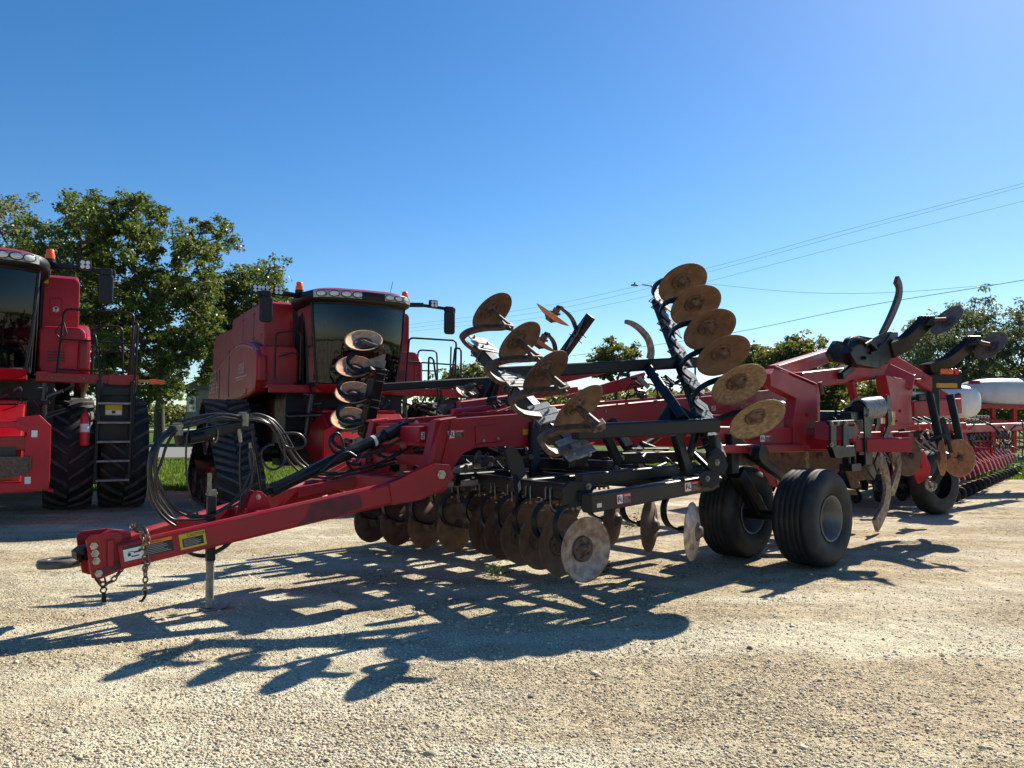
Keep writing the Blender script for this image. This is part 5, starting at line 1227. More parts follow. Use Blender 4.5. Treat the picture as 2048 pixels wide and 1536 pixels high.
    for s in (-1, 1):
        mb.tube(spline([P(s * .81, .04, 2.4), P(s * .88, -.02, 2.9), P(s * .93, -.06, 3.4), P(s * .97, -.04, 4.0)], 5), .028, 8)
        mb.beam(P(s * .95, 1.22, 2.4), P(s * .98, 1.2, 4.0), .08, .08); mb.beam(P(s * .86, .55, 2.4), P(s * .93, .55, 4.0), .03, .05)
    mb.tube(spline([p + P(0, 0, -.02) for p in rows[0]], 3), .03, 8); mb.tube(spline([p + P(0, 0, .02) for p in rows[3]], 3), .035, 8)
    mb.build('pillar', 'dark_plastic', cab)
    mb = MB(); mb.box(P(0, .62, 2.40), (1.75, 1.25, .08)); mb.plate([P(-.95, 1.3, 2.4), P(.95, 1.3, 2.4), P(.95, 1.3, 4.0), P(-.95, 1.3, 4.0)], P(0, .03, 0)); mb.plate([P(-.935, .62, 2.4), P(-.935, 1.3, 2.4), P(-.955, 1.3, 3.98), P(-.955, .62, 3.98)], P(.01, 0, 0)); mb.plate([P(.935, .62, 2.4), P(.935, 1.3, 2.4), P(.955, 1.3, 3.98), P(.955, .62, 3.98)], P(-.01, 0, 0)); mb.build('cab_shell', 'dark_plastic', cab)
    mb = MB(); lower = arcx(.84, .27, -.03, 2.40); lower2 = arcx(.80, .20, .1, 2.24)
    vs = lower + lower2 + [p + P(0, 1.2, 0) for p in lower2]; mb.add(vs, [(i, i + 1, 12 + i, 11 + i) for i in range(10)] + [(11 + i, 12 + i, 23 + i, 22 + i) for i in range(10)], True); mb.box(P(0, .6, 2.33), (1.66, 1.1, .16)); mb.build('cab_sill', BR, cab)
    # roof
    mb = MB(); no = 28; rings = []
    for sc_, z in ((.96, 4.0), (1.02, 4.04), (1.04, 4.14), (1.0, 4.22), (.86, 4.28), (.5, 4.33), (.02, 4.34)):
        ring = []
        for i in range(no):
            a = 2 * math.pi * i / no; ca, sa = math.cos(a), math.sin(a)
            x = 1.10 * math.copysign(abs(ca) ** .55, ca) * sc_; y = .50 + 1.0 * math.copysign(abs(sa) ** .62, sa) * sc_
            ring.append(P(x, y, z))
        rings.append(ring)
    vs = [p for r in rings for p in r]; fs = [(j * no + i, j * no + (i + 1) % no, (j + 1) * no + (i + 1) % no, (j + 1) * no + i) for j in range(6) for i in range(no)]
    mb.add(vs[2 * no:], [tuple(k for k in f) for f in fs if max(f) < 5 * no and f], True) if False else None
    top = MB(); top.add([p for r in rings[3:] for p in r], [(j * no + i, j * no + (i + 1) % no, (j + 1) * no + (i + 1) % no, (j + 1) * no + i) for j in range(3) for i in range(no)], True); roof = top.build('cab_roof', 'combine_red', root)
    low = MB(); low.add([p for r in rings[:4] for p in r], [(j * no + i, j * no + (i + 1) % no, (j + 1) * no + (i + 1) % no, (j + 1) * no + i) for j in range(3) for i in range(no)] + [tuple(range(no))[::-1]], True); low.build('roof_rim', 'dark_plastic', roof)
    def roofpt(x, z, push=.0):
        t = (abs(x) / 1.144) ** (1 / .55) ; t = min(1, t); sa = math.sqrt(max(0, 1 - t * t)); return P(x, .50 - 1.04 * sa ** .62 - push, z)
    for x0, x1 in ((-1.0, -.12), (.36, .98)):
        mb = MB(); k = 10; a = [roofpt(x0 + (x1 - x0) * i / k, 4.065, .012) for i in range(k + 1)]; b = [roofpt(x0 + (x1 - x0) * i / k, 4.20, .004) for i in range(k + 1)]
        mb.add(a + b, [(i, i + 1, k + 2 + i, k + 1 + i) for i in range(k)], True); bz = mb.build('light_bezel', 'lamp_bezel', roof)
    for x in (-.88, -.66, -.43, -.21, .46, .66, .84):
        c = roofpt(x, 4.135, .02); d = (roofpt(x + .01, 4.135) - roofpt(x - .01, 4.135)).normalized(); nrm = V((d.y, -d.x, 0)); nrm = nrm if nrm.y < 0 else -nrm
        mb = MB(); vs = []; 
        for rr, hh in ((1.0, 0), (1.0, .012), (.8, .02), (.02, .022)):
            vs += [c + d * (math.cos(2 * math.pi * i / 20) * .095 * rr) + UP * (math.sin(2 * math.pi * i / 20) * .052 * rr) + nrm * hh for i in range(20)]
        mb.add(vs, [(j * 20 + i, j * 20 + (i + 1) % 20, (j + 1) * 20 + (i + 1) % 20, (j + 1) * 20 + i) for j in range(3) for i in range(20)], True); hl = mb.build('headlight', 'lamp_lens', roof)
        mb = MB(); mb.tube([c + d * (math.cos(2 * math.pi * i / 20) * .1) + UP * (math.sin(2 * math.pi * i / 20) * .057) + nrm * .012 for i in range(20)], .008, 5, closed=True); mb.build('ring', 'black_print', hl)
    # interior
    mb = MB(); mb.box(P(-.0, .75, 2.78), (.55, .5, .16)); mb.box(P(0, 1.0, 3.12), (.52, .14, .62)); mb.box(P(0, 1.02, 3.5), (.3, .1, .16)); mb.build('seat', 'seat_leather', cab, .04)
    mb = MB(); mb.box(P(.42, .62, 2.85), (.22, .6, .14)); mb.box(P(.1, .3, 2.58), (.9, .3, .3)); mb.build('console', 'console_green' if kind == 'tyres' else 'dark_plastic', cab, .03)
    mb = MB(); mb.cyl(P(0, .1, 2.45), P(0, .28, 3.0), .04, n=10); mb.tube([P(0, .3, 3.02) + (P(1, 0, 0) * math.cos(a) + P(0, .8, .6) * math.sin(a)) * .2 for a in [i * math.pi / 10 for i in range(20)]], .015, 6, closed=True); mb.build('steering_wheel', 'dark_plastic', cab)
    mb = MB()
    for s in (-1, 1):
        pts = []
        for i in range(60): f = i / 59; pts.append(P(s * (.80 - .55 * f), 1.02 + .035 * math.sin(f * 40) , 0))
        lo_ = [p + P(0, 0, 2.5) for p in pts]; hi_ = [p + P(-s * .04, 0, 3.95) for p in pts]
        mb.add(lo_ + hi_, [(i, i + 1, 61 + i, 60 + i) for i in range(59)], True)
    if kind == 'tracks': mb.build('reflection_streaks', 'reflection_tan', cab)  # pleated sheet added to imitate reflections in the windscreen
    # --- arms with mirrors and lamps, beacons
    for s in (-1, 1):
        mb = MB(); a = P(s * .95, .35, 4.16); b = P(s * 1.95, .0, 4.10); mb.tube(spline([a, P(s * 1.3, .25, 4.18), b], 5), .035, 8); mb.beam(P(s * 1.0, .35, 4.16), P(s * 1.5, .18, 4.17), .09, .09)
        mb.tube(spline([b, b + P(s * .12, -.02, .02), b + P(s * .16, 0, -.14)], 4), .025, 7); arm_ = mb.build('mirror_arm', 'black_paint', root)
        mb = MB(); c = P(s * 1.99, -.04, 3.82) if s > 0 else P(-1.86, -.10, 3.82)
        mb.plate(rrect(c.x - .12, c.x + .12, c.z - .28, c.z + .22, c.y, .06), P(0, -.10, 0)); mb.build('mirror', 'dark_plastic', arm_, .03)
        mb = MB(); mb.box(P(c.x, c.y - .02, 4.08), (.2, .14, .12)); mb.box(P(c.x + s * .12, c.y, 4.06), (.07, .1, .14)); mb.build('mirror_mount', 'dark_plastic', arm_, .03)
        mb = MB(); lx = [s * 1.66] if s > 0 else [-1.60, -1.85, -2.0]
        for x in lx: mb.box(P(x, .02, 4.18), (.19, .1, .17))
        wl = mb.build('work_lamp', 'black_paint', arm_, .02)
        mb = MB()
        for x in lx:
            for dx in (-.04, .04):
                for dz in (-.035, .035): mb.cyl(P(x + dx, -.03, 4.18 + dz), P(x + dx, -.04, 4.18 + dz), .036, n=10)
        mb.build('lens', 'lamp_lens', wl)
        bx = P(s * 1.12, .30, 4.22); mb = MB(); mb.cyl(bx, bx + UP * .06, .085, n=16); mb.build('beacon_base', 'dark_plastic', root)
        mb = MB(); mb.lathe([(.075, .06), (.078, .12), (.066, .15), (.062, .20), (.05, .22), (.001, .222)], bx, UP, 20); mb.build('beacon', 'amber_lens', root)
    # --- platform and railings
    mb = MB(); mb.beam(P(.95, .62, 2.32), P(2.50, .62, 2.30), .10, .17); mb.box(P(1.75, 1.0, 2.36), (1.65, .8, .05)); mb.beam(P(-1.65, .45, 2.32), P(-.85, .45, 2.32), .1, .17); mb.box(P(-1.3, .8, 2.36), (.75, .7, .05)); mb.box(P(2.35, .60, 2.30), (.5, .16, .18)); mb.build('platform', 'combine_red', root, .015)
    mb = MB()
    for x in (1.2, 1.7, 2.3, 2.5): mb.ball(P(x, .56, 2.31), .014, 8)
    mb.build('bolt', 'zinc', root)
    mb = MB()
    pipe(mb, [P(1.28, .62, 2.40), P(1.36, .62, 3.5), P(2.50, .62, 3.5), P(2.46, .62, 2.40)], .022, .1); pipe(mb, [P(1.32, .62, 2.98), P(2.48, .62, 2.95)], .018)
    pipe(mb, [P(1.30, .62, 2.46), P(2.46, .62, 2.44)], .018)
    pipe(mb, [P(1.85, 1.35, 2.40), P(1.88, 1.35, 3.32), P(2.35, 1.35, 3.32), P(2.38, 1.35, 2.40)], .02, .1); pipe(mb, [P(1.86, 1.35, 2.85), P(2.37, 1.35, 2.85)], .016)
    mb.cyl(P(2.52, 1.0, 2.4), P(2.55, 1.0, 3.4), .02, n=8)
    mb.build('railing', 'black_paint', root)
    mb = MB(); pipe(mb, [P(1.90, .42, 1.6), P(1.98, .42, 2.2), P(1.86, .45, 3.05), P(1.83, .62, 3.1), P(1.83, .66, 2.4)], .022, .06); pipe(mb, [P(2.52, .42, 1.35), P(2.54, .45, 2.4), P(2.56, .5, 3.3), P(2.51, .7, 3.35), P(2.44, .8, 2.4)], .022, .06); mb.build('handrail', 'black_paint', root)
    if kind == 'tyres':
        lad = MB(); lad.beam(P(1.92, .42, .5), P(1.94, .42, 2.28), .035, .07); lad.beam(P(2.47, .42, .5), P(2.49, .42, 2.28), .035, .07); lad.box(P(2.21, .62, 1.75), (.54, .02, 1.1)); lad.box(P(2.21, .5, 2.1), (.58, .05, .14)); ldr = lad.build('ladder', 'black_paint', root, .006)
        for k in range(5):
            mb = MB(); mb.box(P(2.20, .40, .56 + .33 * k), (.54, .16, .035)); mb.build('step', 'steel_grey', ldr, .005)
        mb = MB(); mb.plate(rrect(2.06, 2.34, 1.68, 1.86, .60, .01), P(0, -.006, 0)); dd = mb.build('warning_label', 'yellow_decal', ldr)
        mb = MB(); mb.box(P(2.20, .59, 1.73), (.26, .004, .07)); mb.build('print', 'white_decal', dd); mb = MB(); mb.box(P(2.20, .586, 1.735), (.06, .004, .05)); mb.build('pictogram', 'black_print', dd)
        mb = MB(); mb.lathe([(.001, 0), (.075, .01), (.08, .03), (.08, .48), (.06, .54), (.025, .57), (.025, .6), (.001, .6)], P(1.74, .40, 1.15), UP, 18); ext = mb.build('fire_extinguisher', 'danger_red', root)
        mb = MB(); mb.lathe([(.0815, .24), (.0815, .38)], P(1.74, .40, 1.15), UP, 18); mb.build('label', 'white_decal', ext); mb = MB(); mb.box(P(1.74, .38, 1.77), (.05, .12, .05)); mb.tube(spline([P(1.74, .36, 1.76), P(1.82, .34, 1.7), P(1.81, .34, 1.5)], 4), .01, 6); mb.build('valve', 'black_print', ext)
        mb = MB(); mb.box(P(2.92, .55, 2.28), (.28, .03, .09)); mb.build('side_marker', 'amber_lens', root, .01); mb = MB(); mb.box(P(2.7, .56, 2.29), (.2, .03, .05)); mb.build('reflector', 'gold_reflector', root)
        loops = []
        mb = MB(); pipe(mb, [P(1.33, .60, 3.25), P(1.22, .58, 3.1), P(1.30, .58, 2.98), P(1.42, .58, 3.05), P(1.36, .6, 3.25)], .012, .05); mb.build('strap', 'black_print', root)
        for cx in (1.50, 2.42):
            wr = bpy.data.objects.new('wheel', None); COL.objects.link(wr); wr.parent = root; OFFS[wr.name] = V((0, 0, 0))
            mb = MB(); bars = lugtyre(mb, P(cx, 1.62, 1.0), 1.0, .82); ty = mb.build('tyre', 'dusty_rubber', wr); bars.build('tread', 'tread_lug', wr)
            mb = MB(); mb.lathe([(.56, -.3), (.54, -.28), (.5, -.1), (.2, -.05), (.001, -.05)], P(cx, 1.62, 1.0), P(1, 0, 0), 32); mb.build('rim', 'rim_grey', wr)
        for cx in (-1.62, -2.62):
            wr = bpy.data.objects.new('wheel', None); COL.objects.link(wr); wr.parent = root; OFFS[wr.name] = V((0, 0, 0))
            mb = MB(); bars = lugtyre(mb, P(cx, 1.62, 1.0), 1.0, .82); ty = mb.build('tyre', 'dusty_rubber', wr); bars.build('tread', 'tread_lug', wr)
    else:
        lad = MB(); lad.box(P(2.35, .6, 2.02), (.5, .2, .3)); lad.beam(P(2.04, .42, 1.9), P(2.06, .42, 2.28), .035, .07); lad.build('ladder', 'black_paint', root, .006)
        for s in (-1, 1):
            tr = bpy.data.objects.new('crawler_track', None); COL.objects.link(tr); tr.parent = root; OFFS[tr.name] = V((0, 0, 0))
            # belt path round sprocket and idlers (y, z)
            cs = [(1.55, 1.52, .56), (3.05, .46, .44), (1.5, .30, .28), (.05, .46, .44)]
            path = []
            for i, (cy, cz, rr) in enumerate(cs):
                if i == 2: continue
                a0, a1 = {0: (150, 30), 1: (30, -90), 3: (270, 150)}[i]
                for k in range(10): a = R(a0 + (a1 - a0) * k / 9); path.append((cy + rr * math.cos(a), cz + rr * math.sin(a)))
            # resample uniformly
            pts = [V((0, y, z)) for y, z in path]; pts.append(pts[0]); seg = [0]
            for i in range(1, len(pts)): seg.append(seg[-1] + (pts[i] - pts[i - 1]).length)
            tot = seg[-1]
            def atl(l):
                l %= tot
                for i in range(1, len(seg)):
                    if seg[i] >= l: f = (l - seg[i - 1]) / max(1e-9, seg[i] - seg[i - 1]); return pts[i - 1].lerp(pts[i], f)
            cx = s * 2.28; hw = .42; nn = 110; ring = []
            for i in range(nn):
                p = atl(tot * i / nn); d = (atl(tot * i / nn + .02) - atl(tot * i / nn - .02)).normalized(); o = P(0, -d.z, d.y) 
                ring.append((p, o))
            mb = MB(); vs = []
            for p, o in ring: vs += [p + P(cx - hw, 0, 0), p + P(cx + hw, 0, 0), p + P(cx + hw, 0, 0) - o * .05, p + P(cx - hw, 0, 0) - o * .05]
            if (ring[0][0] + ring[0][1] - P(0, 1.5, .9)).length < (ring[0][0] - ring[0][1] - P(0, 1.5, .9)).length: sg = -1
            else: sg = 1
            mb.add(vs, [(i * 4 + k, i * 4 + (k + 1) % 4, ((i + 1) % nn) * 4 + (k + 1) % 4, ((i + 1) % nn) * 4 + k) for i in range(nn) for k in range(4)])
            mb.build('track_belt', 'dusty_rubber', tr); mb = MB(); nl = 44
            for i in range(nl):
                for q in (-1, 1):
                    vv = []
                    for f in range(5):
                        ff = f / 4; l = tot * (i + (.5 if q > 0 else 0)) / nl + ff * .20
                        p = atl(l); d = (atl(l + .02) - atl(l - .02)).normalized(); o = P(0, -d.z, d.y) * sg; c = p + P(cx + q * hw * (.03 + .97 * ff), 0, 0)
                        vv += [c - d * .03, c - d * .022 + o * .05, c + d * .022 + o * .05, c + d * .03]
                    mb.add(vv, [(j * 4 + k, j * 4 + k + 1, j * 4 + 5 + k, j * 4 + 4 + k) for j in range(4) for k in range(3)] + [(0, 1, 2, 3), (16, 17, 18, 19)])
            mb.build('tread', 'tread_lug', tr)
            for cy, cz, rr in cs + [(.9, .26, .24), (2.2, .26, .24)]:
                mb = MB(); mb.lathe([(.001, -.32), (rr * .3, -.33), (rr * .5, -.25), (rr * .86, -.22), (rr * .88, -.34), (rr - .05, -.36), (rr - .05, .36), (rr * .88, .34), (rr * .86, .22), (rr * .5, .25), (.001, .33)], P(cx, cy, cz), P(1, 0, 0), 28); mb.build('track_roller', 'brown_steel' if rr < .5 else 'black_paint', tr)
            mb = MB(); mb.beam(P(cx, .3, .6), P(cx, 2.8, .6), .3, .25); mb.beam(P(cx, 1.5, .6), P(cx, 1.5, 1.3), .3, .4, side=P(1, 0, 0)); mb.build('track_frame', 'combine_red', tr, .02)
            pass
    # rear steering wheels
    for s in (-1, 1):
        wr = bpy.data.objects.new('wheel', None); COL.objects.link(wr); wr.parent = root; OFFS[wr.name] = V((0, 0, 0))
        c = P(s * 1.75, 6.3, .74); mb = MB(); bars = lugtyre(mb, c, .74, .56, 20); mb.build('tyre', 'dusty_rubber', wr); bars.build('tread', 'dusty_rubber', wr)
        mb = MB(); mb.lathe([(.40, s * .27), (.38, s * .29), (.34, s * .1), (.14, s * .06), (.001, s * .06)], c, P(1, 0, 0), 28); mb.build('rim', 'rim_purple', wr)
    # --- underbody, axle, feeder house
    mb = MB(); mb.box(P(0, 1.7, 1.1), (2.4, .7, .7)); mb.box(P(0, 5.0, 1.45), (3.4, 3.4, 1.3)); mb.box(P(0, 3.0, 1.6), (2.3, 2.8, 1.2)); mb.box(P(0, 1.2, 1.9), (2.5, .9, .8)); mb.beam(P(-1.5, 6.3, .74), P(1.5, 6.3, .74), .2, .25); mb.cyl(P(-2.0, 1.62, 1.06), P(2.4, 1.62, 1.06), .16, n=14); mb.build('chassis', 'black_paint', root, .03)
    mb = MB(); mb.plate([P(-.78, -1.1, .62), P(-.78, -1.1, 1.25), P(-.78, -.2, 1.82), P(-.78, 1.0, 2.0), P(-.78, 1.0, 1.1), P(-.78, -.4, .62)], P(1.62, 0, 0)); mb.box(P(.03, -1.12, 1.62 - .38), (2.0, .2, .22)); mb.box(P(.0, -.1, 1.86), (1.5, .12, .06)); fh = mb.build('feeder_house', 'combine_red', root, .02)
    mb = MB(); mb.box(P(.03, -1.22, .98), (1.5, .03, .42)); mb.build('feeder_opening', 'black_print', fh)
    mb = MB(); mb.beam(P(-.9, -1.2, .60), P(1.05, -1.2, .60), .16, .16); mb.plate([P(.85, -1.3, .55), P(1.24, -1.3, .55), P(1.24, -1.3, 1.5), P(1.08, -1.3, 1.66), P(.78, -1.3, 1.62), P(.78, -1.3, 1.45), P(.92, -1.3, 1.4)], P(0, .12, 0)); mb.plate([P(-.8, -1.3, .55), P(-1.05, -1.3, .55), P(-1.05, -1.3, 1.5), P(-.75, -1.3, 1.6)], P(0, .12, 0)); mb.beam(P(-.9, -1.22, 1.52), P(1.0, -1.22, 1.52), .1, .1)
    mb.beam(P(1.18, -1.2, .42), P(1.18, -1.2, .95), .05, .09); mb.beam(P(1.1, -1.2, .58), P(1.3, -1.2, .52), .05, .05); mb.build('feeder_frame', 'bright_skylit_red', fh, .012)
    mb = MB(); mb.box(P(.78, -1.33, .95), (.42, .012, .2)); mb.plate([P(.45, -1.34, .72), P(.6, -1.34, 1.05), P(.95, -1.34, 1.05), P(.95, -1.34, .78)], P(0, -.01, 0)); mb.build('wear_plate', 'brown_steel', fh)
    mb = MB(); pipe(mb, [P(1.05, -1.25, 1.35), P(1.17, -1.25, 1.2), P(1.12, -1.25, 1.0), P(1.16, -1.22, .7)], .02, .05); mb.cyl(P(1.1, .2, 1.5), P(1.1, .2, 2.2), .05, n=10); mb.cyl(P(-1.0, .1, 1.4), P(-.9, .1, 2.2), .05, n=10)
    for k in range(26):
        p = P(random.uniform(-1.4, 1.6), random.uniform(-.1, .5), random.uniform(1.7, 2.2)); mb.cyl(p, p + P(random.uniform(-.3, .3), random.uniform(-.1, .1), random.uniform(-.12, .12)), random.uniform(.012, .04), n=7)
    mb.build('hydraulic_hose', 'hose_rubber', root)
    mb = MB(); mb.plate(rrect(-.62, -.38, 1.35, 1.6, .0, .01), P(0, -.01, 0))
    mb = MB()
    for x, z in ((1.02, 1.38), (.95, .7)): mb.box(P(x, -1.31, z), (.08, .006, .1))
    mb.build('label', 'white_decal', fh)
    if kind == 'tracks':
        mb = MB(); mb.plate([P(-.8, -.3, 1.78), P(-.8, .35, 1.84), P(-1.35, .35, 1.80), P(-1.35, .1, 1.75)], P(0, 0, .03)); mb.build('guard', 'black_paint', root)
        mb = MB(); mb.cyl(P(.95, .9, 4.2), P(1.08, .9, 4.75), .006, n=6); mb.build('antenna', 'black_print', root)
    return root
combine('tyres', 'red combine cut by the left edge with large lugged dual tyres and a ladder', (-9.00, 12.68, 0)).scale = (1, 1, 1.06)
combine('tracks', 'red combine on rubber crawler tracks standing behind the long drawbar', (-3.11, 15.5, 0))

# ================================================================ PLANTER (far right)
pb = G(1960, 962); 
pl = thing('row_planter', 'red planter with white tanks and a row of small wheels at far right', 'planter', pb)
pd = V((.62, .78, 0)).normalized(); pn = V((pd.y, -pd.x, 0))       # toolbar direction, operator side
def q_(a, b, z): return V((pb.x, pb.y, 0)) + pd * a + pn * b + UP * z
mb = MB(); mb.beam(q_(-9, -1.0, 1.45), q_(9, -1.0, 1.45), .2, .2); mb.beam(q_(-9, -1.9, 1.6), q_(9, -1.9, 1.6), .16, .16); mb.beam(q_(-3, -1.6, 2.2), q_(8, -1.6, 2.2), .12, .12)
for a in range(-8, 9, 2): mb.beam(q_(a, -1.0, 1.4), q_(a, -1.9, 1.6), .1, .12)
for a in range(-2, 9, 2): mb.beam(q_(a, -1.5, 1.6), q_(a, -1.6, 2.3), .1, .1, side=pd)
mb.beam(W(1905, 858, 15.5), W(2048, 852, 18), .3, .16)
mb.build('toolbar', 'red_paint', pl, .01)
mb = MB(); mb.beam(q_(-9, -1.45, 1.02), q_(11, -1.45, 1.02), .5, .62); mb.beam(q_(-9, -1.0, .62), q_(11, -1.0, .62), .3, .3)
for a in range(-8, 11): mb.beam(q_(a, -1.2, 1.25), q_(a + .3, -1.25, 1.75), .34, .3)
mb.build('hopper_bar', 'dark_plastic', pl, .03)
UF = [(k, -8.4 + .76 * k, pb, pd, pn) for k in range(18)] + [(k, .62 * k, V((5.0, 15.6, 0)), V((.93, .36, 0)).normalized(), V((.36, -.93, 0)).normalized()) for k in range(8)]
def q0_(o, d, n_): return lambda a, b, z: V((o.x, o.y, 0)) + d * a + n_ * b + UP * z
q_main = q_
for k, a, o_, pd, pn in UF:
    q_ = q0_(o_, pd, pn)
    ru = bpy.data.objects.new('row_unit', None); COL.objects.link(ru); ru.parent = pl; OFFS[ru.name] = OFFS[pl.name]
    mb = MB(); mb.plate([q_(a, -.9, 1.35), q_(a, -.5, 1.3), q_(a, .0, .95), q_(a, .42, .62), q_(a, .5, .38), q_(a, .3, .4), q_(a, -.1, .72), q_(a, -.6, .8), q_(a, -.9, .9)], pd * .09)
    mb.beam(q_(a + .04, -.1, .8), q_(a + .04, .25, .35), .12, .12, side=pd); mb.build('shank_arm', 'red_paint', ru, .008)
    mb = MB(); mb.tube(spline([q_(a, -.9, 1.35), q_(a, -.5, 1.62), q_(a, .0, 1.55), q_(a, .3, 1.2)], 5), .05, 7); mb.box(q_(a, -.55, 1.55), (.56, .75, .7), (pd, pn, UP)); mb.tube(spline([q_(a + .1, -.8, 1.5), q_(a + .2, -.3, 1.8), q_(a + .15, .2, 1.5), q_(a + .1, .2, 1.1)], 5), .02, 6); mb.build('meter_box', 'dark_plastic', ru, .03)
    mb = MB(); 
    for dx in (.16,): mb.lathe([(.001, -.012), (.06, -.012), (.06, -.025), (.10, -.03), (.135, -.02), (.14, 0), (.135, .02), (.10, .03), (.06, .025), (.06, .012), (.001, .012)], q_(a + dx, .48, .14), pd, 20)
    mb.build('closing_wheel', 'tyre_rubber', ru)
    mb = MB(); mb.tube([q_(a + .20, .48, .14) + (pn * math.cos(t) + UP * math.sin(t)) * .07 for t in [i * .4488 for i in range(14)]], .016, 6, closed=True); mb.tube(spline([q_(a + .04, .25, .9), q_(a + .04, .42, .66), q_(a + .04, .5, .4)], 4), .014, 6); mb.build('wheel_hub', 'silver_print', ru)
q_, pd, pn = q_main, V((.62, .78, 0)).normalized(), V((.78, -.62, 0)).normalized()
mb = MB()
for k in range(90):
    p = W(random.uniform(1550, 1860), random.uniform(890, 985), random.uniform(14.2, 16)); p.z = max(p.z, .1); e = p + V((random.uniform(-.45, .45), random.uniform(-.3, .3), random.uniform(-.2, .3))); e.z = max(e.z, .05)
    mb.beam(p, e, random.uniform(.05, .16), random.uniform(.05, .22))
mb.build('linkage', 'black_paint', pl, .004)
mb = MB()
for k in range(150):
    p = W(random.uniform(1545, 1930), random.uniform(856, 930), random.uniform(16, 19.0)); p.z = max(p.z, .5); e = p + V((random.uniform(-.45, .45), random.uniform(-.3, .3), random.uniform(-.3, .3)))
    mb.beam(p, e, random.uniform(.04, .14), random.uniform(.04, .2))
mb.build('linkage', 'black_paint', pl, .004)
mb = MB()
for k in range(34):
    p = W(random.uniform(1550, 1930), random.uniform(860, 925), random.uniform(15.5, 18.5)); e = p + V((random.uniform(-.35, .35), random.uniform(-.3, .3), random.uniform(-.3, .2)))
    mb.beam(p, e, random.uniform(.05, .12), random.uniform(.06, .14))
mb.build('bracket', 'red_paint', pl, .004)
mb = MB()
for k in range(26):
    x = random.uniform(1560, 1900); p = W(x, random.uniform(868, 900), random.uniform(14.0, 15)); mb.tube(spline([p, p + V((.12, 0, .09)), p + V((.3, 0, -.05)), p + V((.42, 0, -.25))], 5), .014, 6)
mb.build('steel_line', 'zinc_dull', pl)
# white end tank and large grey tank
def tank(c, d, r0, length, mat, name, sq=.75, zs=1.0):
    u = d.cross(UP).normalized(); mb = MB(); n = 28; vs = []
    prof = [(.02, 0), (.45, .015), (.75, .06), (.93, .16), (1, .30), (1, .7), (.93, .84), (.75, .94), (.45, .985), (.02, 1)]
    for f, h in prof:
        for i in range(n):
            a = 2 * math.pi * i / n; ca = math.copysign(abs(math.cos(a)) ** sq, math.cos(a)); sa = math.copysign(abs(math.sin(a)) ** sq, math.sin(a))
            vs.append(c + d * (h * length) + u * (ca * r0 * f) + UP * (sa * r0 * f * zs))
    mb.add(vs, [(j * n + i, j * n + (i + 1) % n, (j + 1) * n + (i + 1) % n, (j + 1) * n + i) for j in range(len(prof) - 1) for i in range(n)], True)
    return mb.build(name, mat, pl)
tank(W(1949, 803, 14.6), V((-.30, .95, 0)).normalized(), .30, .85, 'tank_plastic', 'white_tank', .72, 1.05)
mb = MB(); mb.lathe([(.001, .06), (.1, .06), (.11, .0)], W(1949, 768, 14.9), UP, 16); mb.beam(W(1905, 778, 14.9), W(1945, 778, 15.0), .03, .12); mb.beam(W(1914, 790, 14.6), W(1924, 840, 14.9), .08, .12, side=V((0, 1, 0))); mb.build('tank_bracket', 'red_paint', pl)
tank(W(1925, 785, 19.5), V((.97, .24, 0)).normalized(), .48, 3.6, 'tank_grey', 'seed_tank', .8, .78)
mb = MB()
for x in (1975, 2010, 2045): mb.cyl(W(x, 756, 19.8), W(x, 752, 19.8), .14, n=14)
mb.build('tank_lid', 'dark_plastic', pl)
mb = MB(); mb.beam(W(1935, 812, 19.4), W(2100, 816, 20), .5, .10); 
for x in (1985, 2028, 2070): mb.beam(W(x, 815, 19.5), W(x, 905, 19.8), .1, .1, side=V((0, 1, 0)))
mb.beam(W(1960, 838, 19.4), W(2100, 850, 20), .06, .06)
for k in range(16): mb.beam(W(1935 + 8 * k, 838, 19.2), W(1935 + 8 * k, 900, 19.2), .02, .02, side=V((0, 1, 0)))
for k in range(5): mb.beam(W(1935, 846 + 12 * k, 19.2), W(2080, 850 + 12 * k, 19.4), .02, .02)
mb.build('tank_frame', 'red_paint', pl)
# dark gauge tyre of the planter behind the levelers
for (px, py, Y, r) in ((1868, 925, 13.9, .58),):
    mb = MB(); c = W(px, py, Y); c.z = r
    mb.lathe([(r * .5, -.14), (r * .8, -.17), (r * .97, -.12), (r, 0), (r * .97, .12), (r * .8, .17), (r * .5, .14)], c, V((.5, -.85, 0)), 40); mb.lathe([(r * .5, -.05), (.001, -.05)], c, V((.5, -.85, 0)), 24); mb.build('transport_tyre', 'tyre_rubber', pl)
mb = MB()
for k in range(120):
    p = W(random.uniform(1560, 2048), random.uniform(855, 905), random.uniform(15.5, 18)); e = p + V((random.uniform(-.3, .3), random.uniform(-.3, .3), random.uniform(-.25, .25))); mb.tube(spline([p, p.lerp(e, .5) + V((0, 0, random.uniform(-.1, .12))), e], 3), random.uniform(.01, .03), 6)
mb.build('hose', 'hose_rubber', pl)
mb = MB()
for x in (1565, 1640, 1700, 1760, 1830): mb.beam(W(x, 900, 15), W(x + 26, 955, 14.4), .12, .14, side=V((.7, .7, 0)))
mb.beam(W(1540, 930, 14.8), W(1700, 926, 14.8), .08, .12); mb.beam(W(1600, 915, 15), W(1690, 935, 14.6), .08, .08); mb.beam(W(1520, 862, 15.5), W(1930, 852, 15.5), .12, .14)
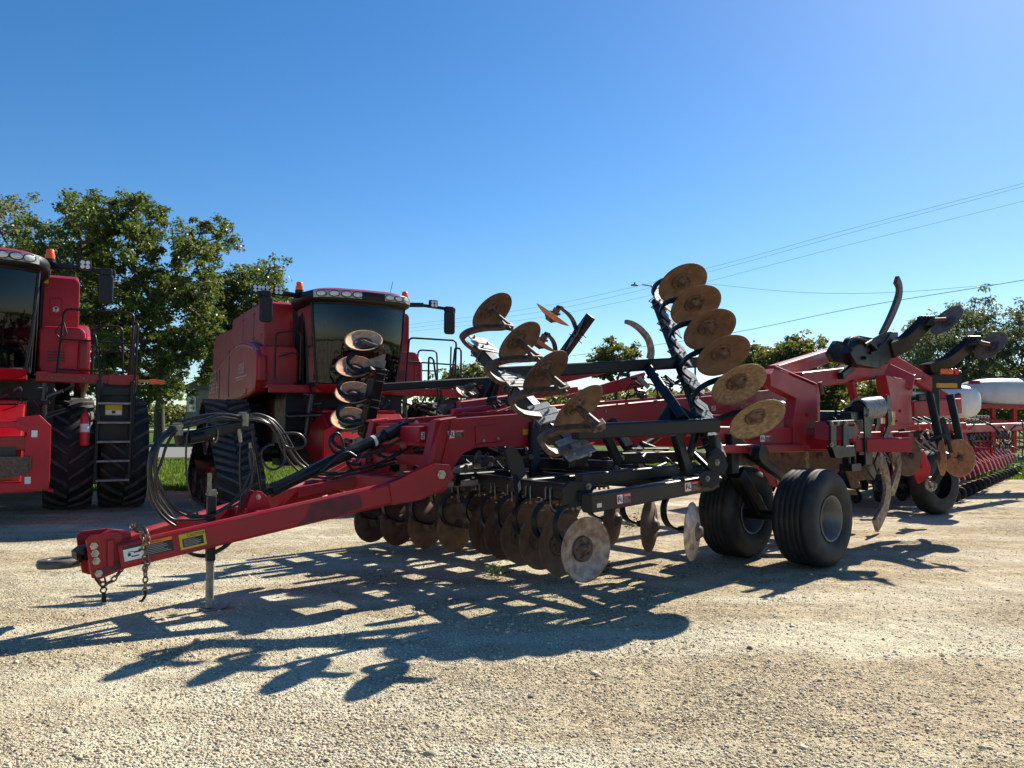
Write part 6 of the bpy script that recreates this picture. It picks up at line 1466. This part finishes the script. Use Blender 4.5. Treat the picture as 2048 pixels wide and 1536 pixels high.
mb.beam(W(1840, 900, 12.6), W(1848, 935, 12.6), .1, .1, side=V((1, 0, 0))); mb.plate([W(x, y, 12.6) for x, y in ((1836, 905), (1850, 903), (1862, 935), (1858, 955), (1838, 968), (1828, 945), (1842, 930))], V((.02, .1, 0)))
mb.build('opener_arm', 'bright_skylit_red', pl, .01)
mb = MB(); mb.beam(W(1695, 928, 13.0), W(1712, 975, 13.0), .12, .12, side=V((1, 0, 0))); mb.plate([W(x, y, 13.0) for x, y in ((1682, 978), (1712, 980), (1716, 990), (1680, 990))], V((0, .25, 0))); mb.build('parking_stand', 'wood_block', pl, .006)
mb = MB()
for px, py, Y, r in ((1745, 952, 14.5, .14), (1700, 955, 15, .12), (1862, 968, 12.5, .1), (1768, 960, 15, .12)):
    c = W(px, py, Y); mb.tube([c + (V((.92, .3, 0)) * math.cos(t) + UP * math.sin(t)) * r for t in [i * math.pi / 8 for i in range(16)]], .025, 6, closed=True); mb.cyl(c - V((-.3, .92, 0)) * .03, c + V((-.3, .92, 0)) * .03, .04, n=8)
    for j in range(5): t = j * 1.2566; mb.cyl(c, c + (V((.92, .3, 0)) * math.cos(t) + UP * math.sin(t)) * r, .008, n=5)
mb.build('press_wheel', 'zinc_dull', pl)

# ---- weeds
def weed(px, py, r, n, label, name='weed', size=.05, h=.08):
    p = G(px, py); P = np.array([(p.x + random.gauss(0, r), p.y + random.gauss(0, r), abs(random.gauss(0, h))) for _ in range(n)])
    vv, ff = leaves(P, size, -.2, .35); o = npmesh(name, vv, ff, 4, 'weed_leaf', off=(p.x, p.y, 0)); o.location = (p.x, p.y, 0); tag(o, label, 'weed', 'weeds growing through the gravel')
weed(995, 1150, .07, 110, 'low weed in the shadow below the front discs'); weed(1205, 1145, .04, 50, 'small weed right of the nearest polished disc', h=.05)
weed(1265, 1055, .12, 120, 'green weed beyond the rear discs', size=.06); weed(1858, 985, .06, 30, 'weed beside the rear leveler discs', size=.08)
weed(1990, 948, .9, 900, 'leafy weeds at the edge of the lot under the planter', size=.12, h=.3)
weed(880, 925, .4, 260, 'pale weeds behind the drawbar pivot', size=.09, h=.22)
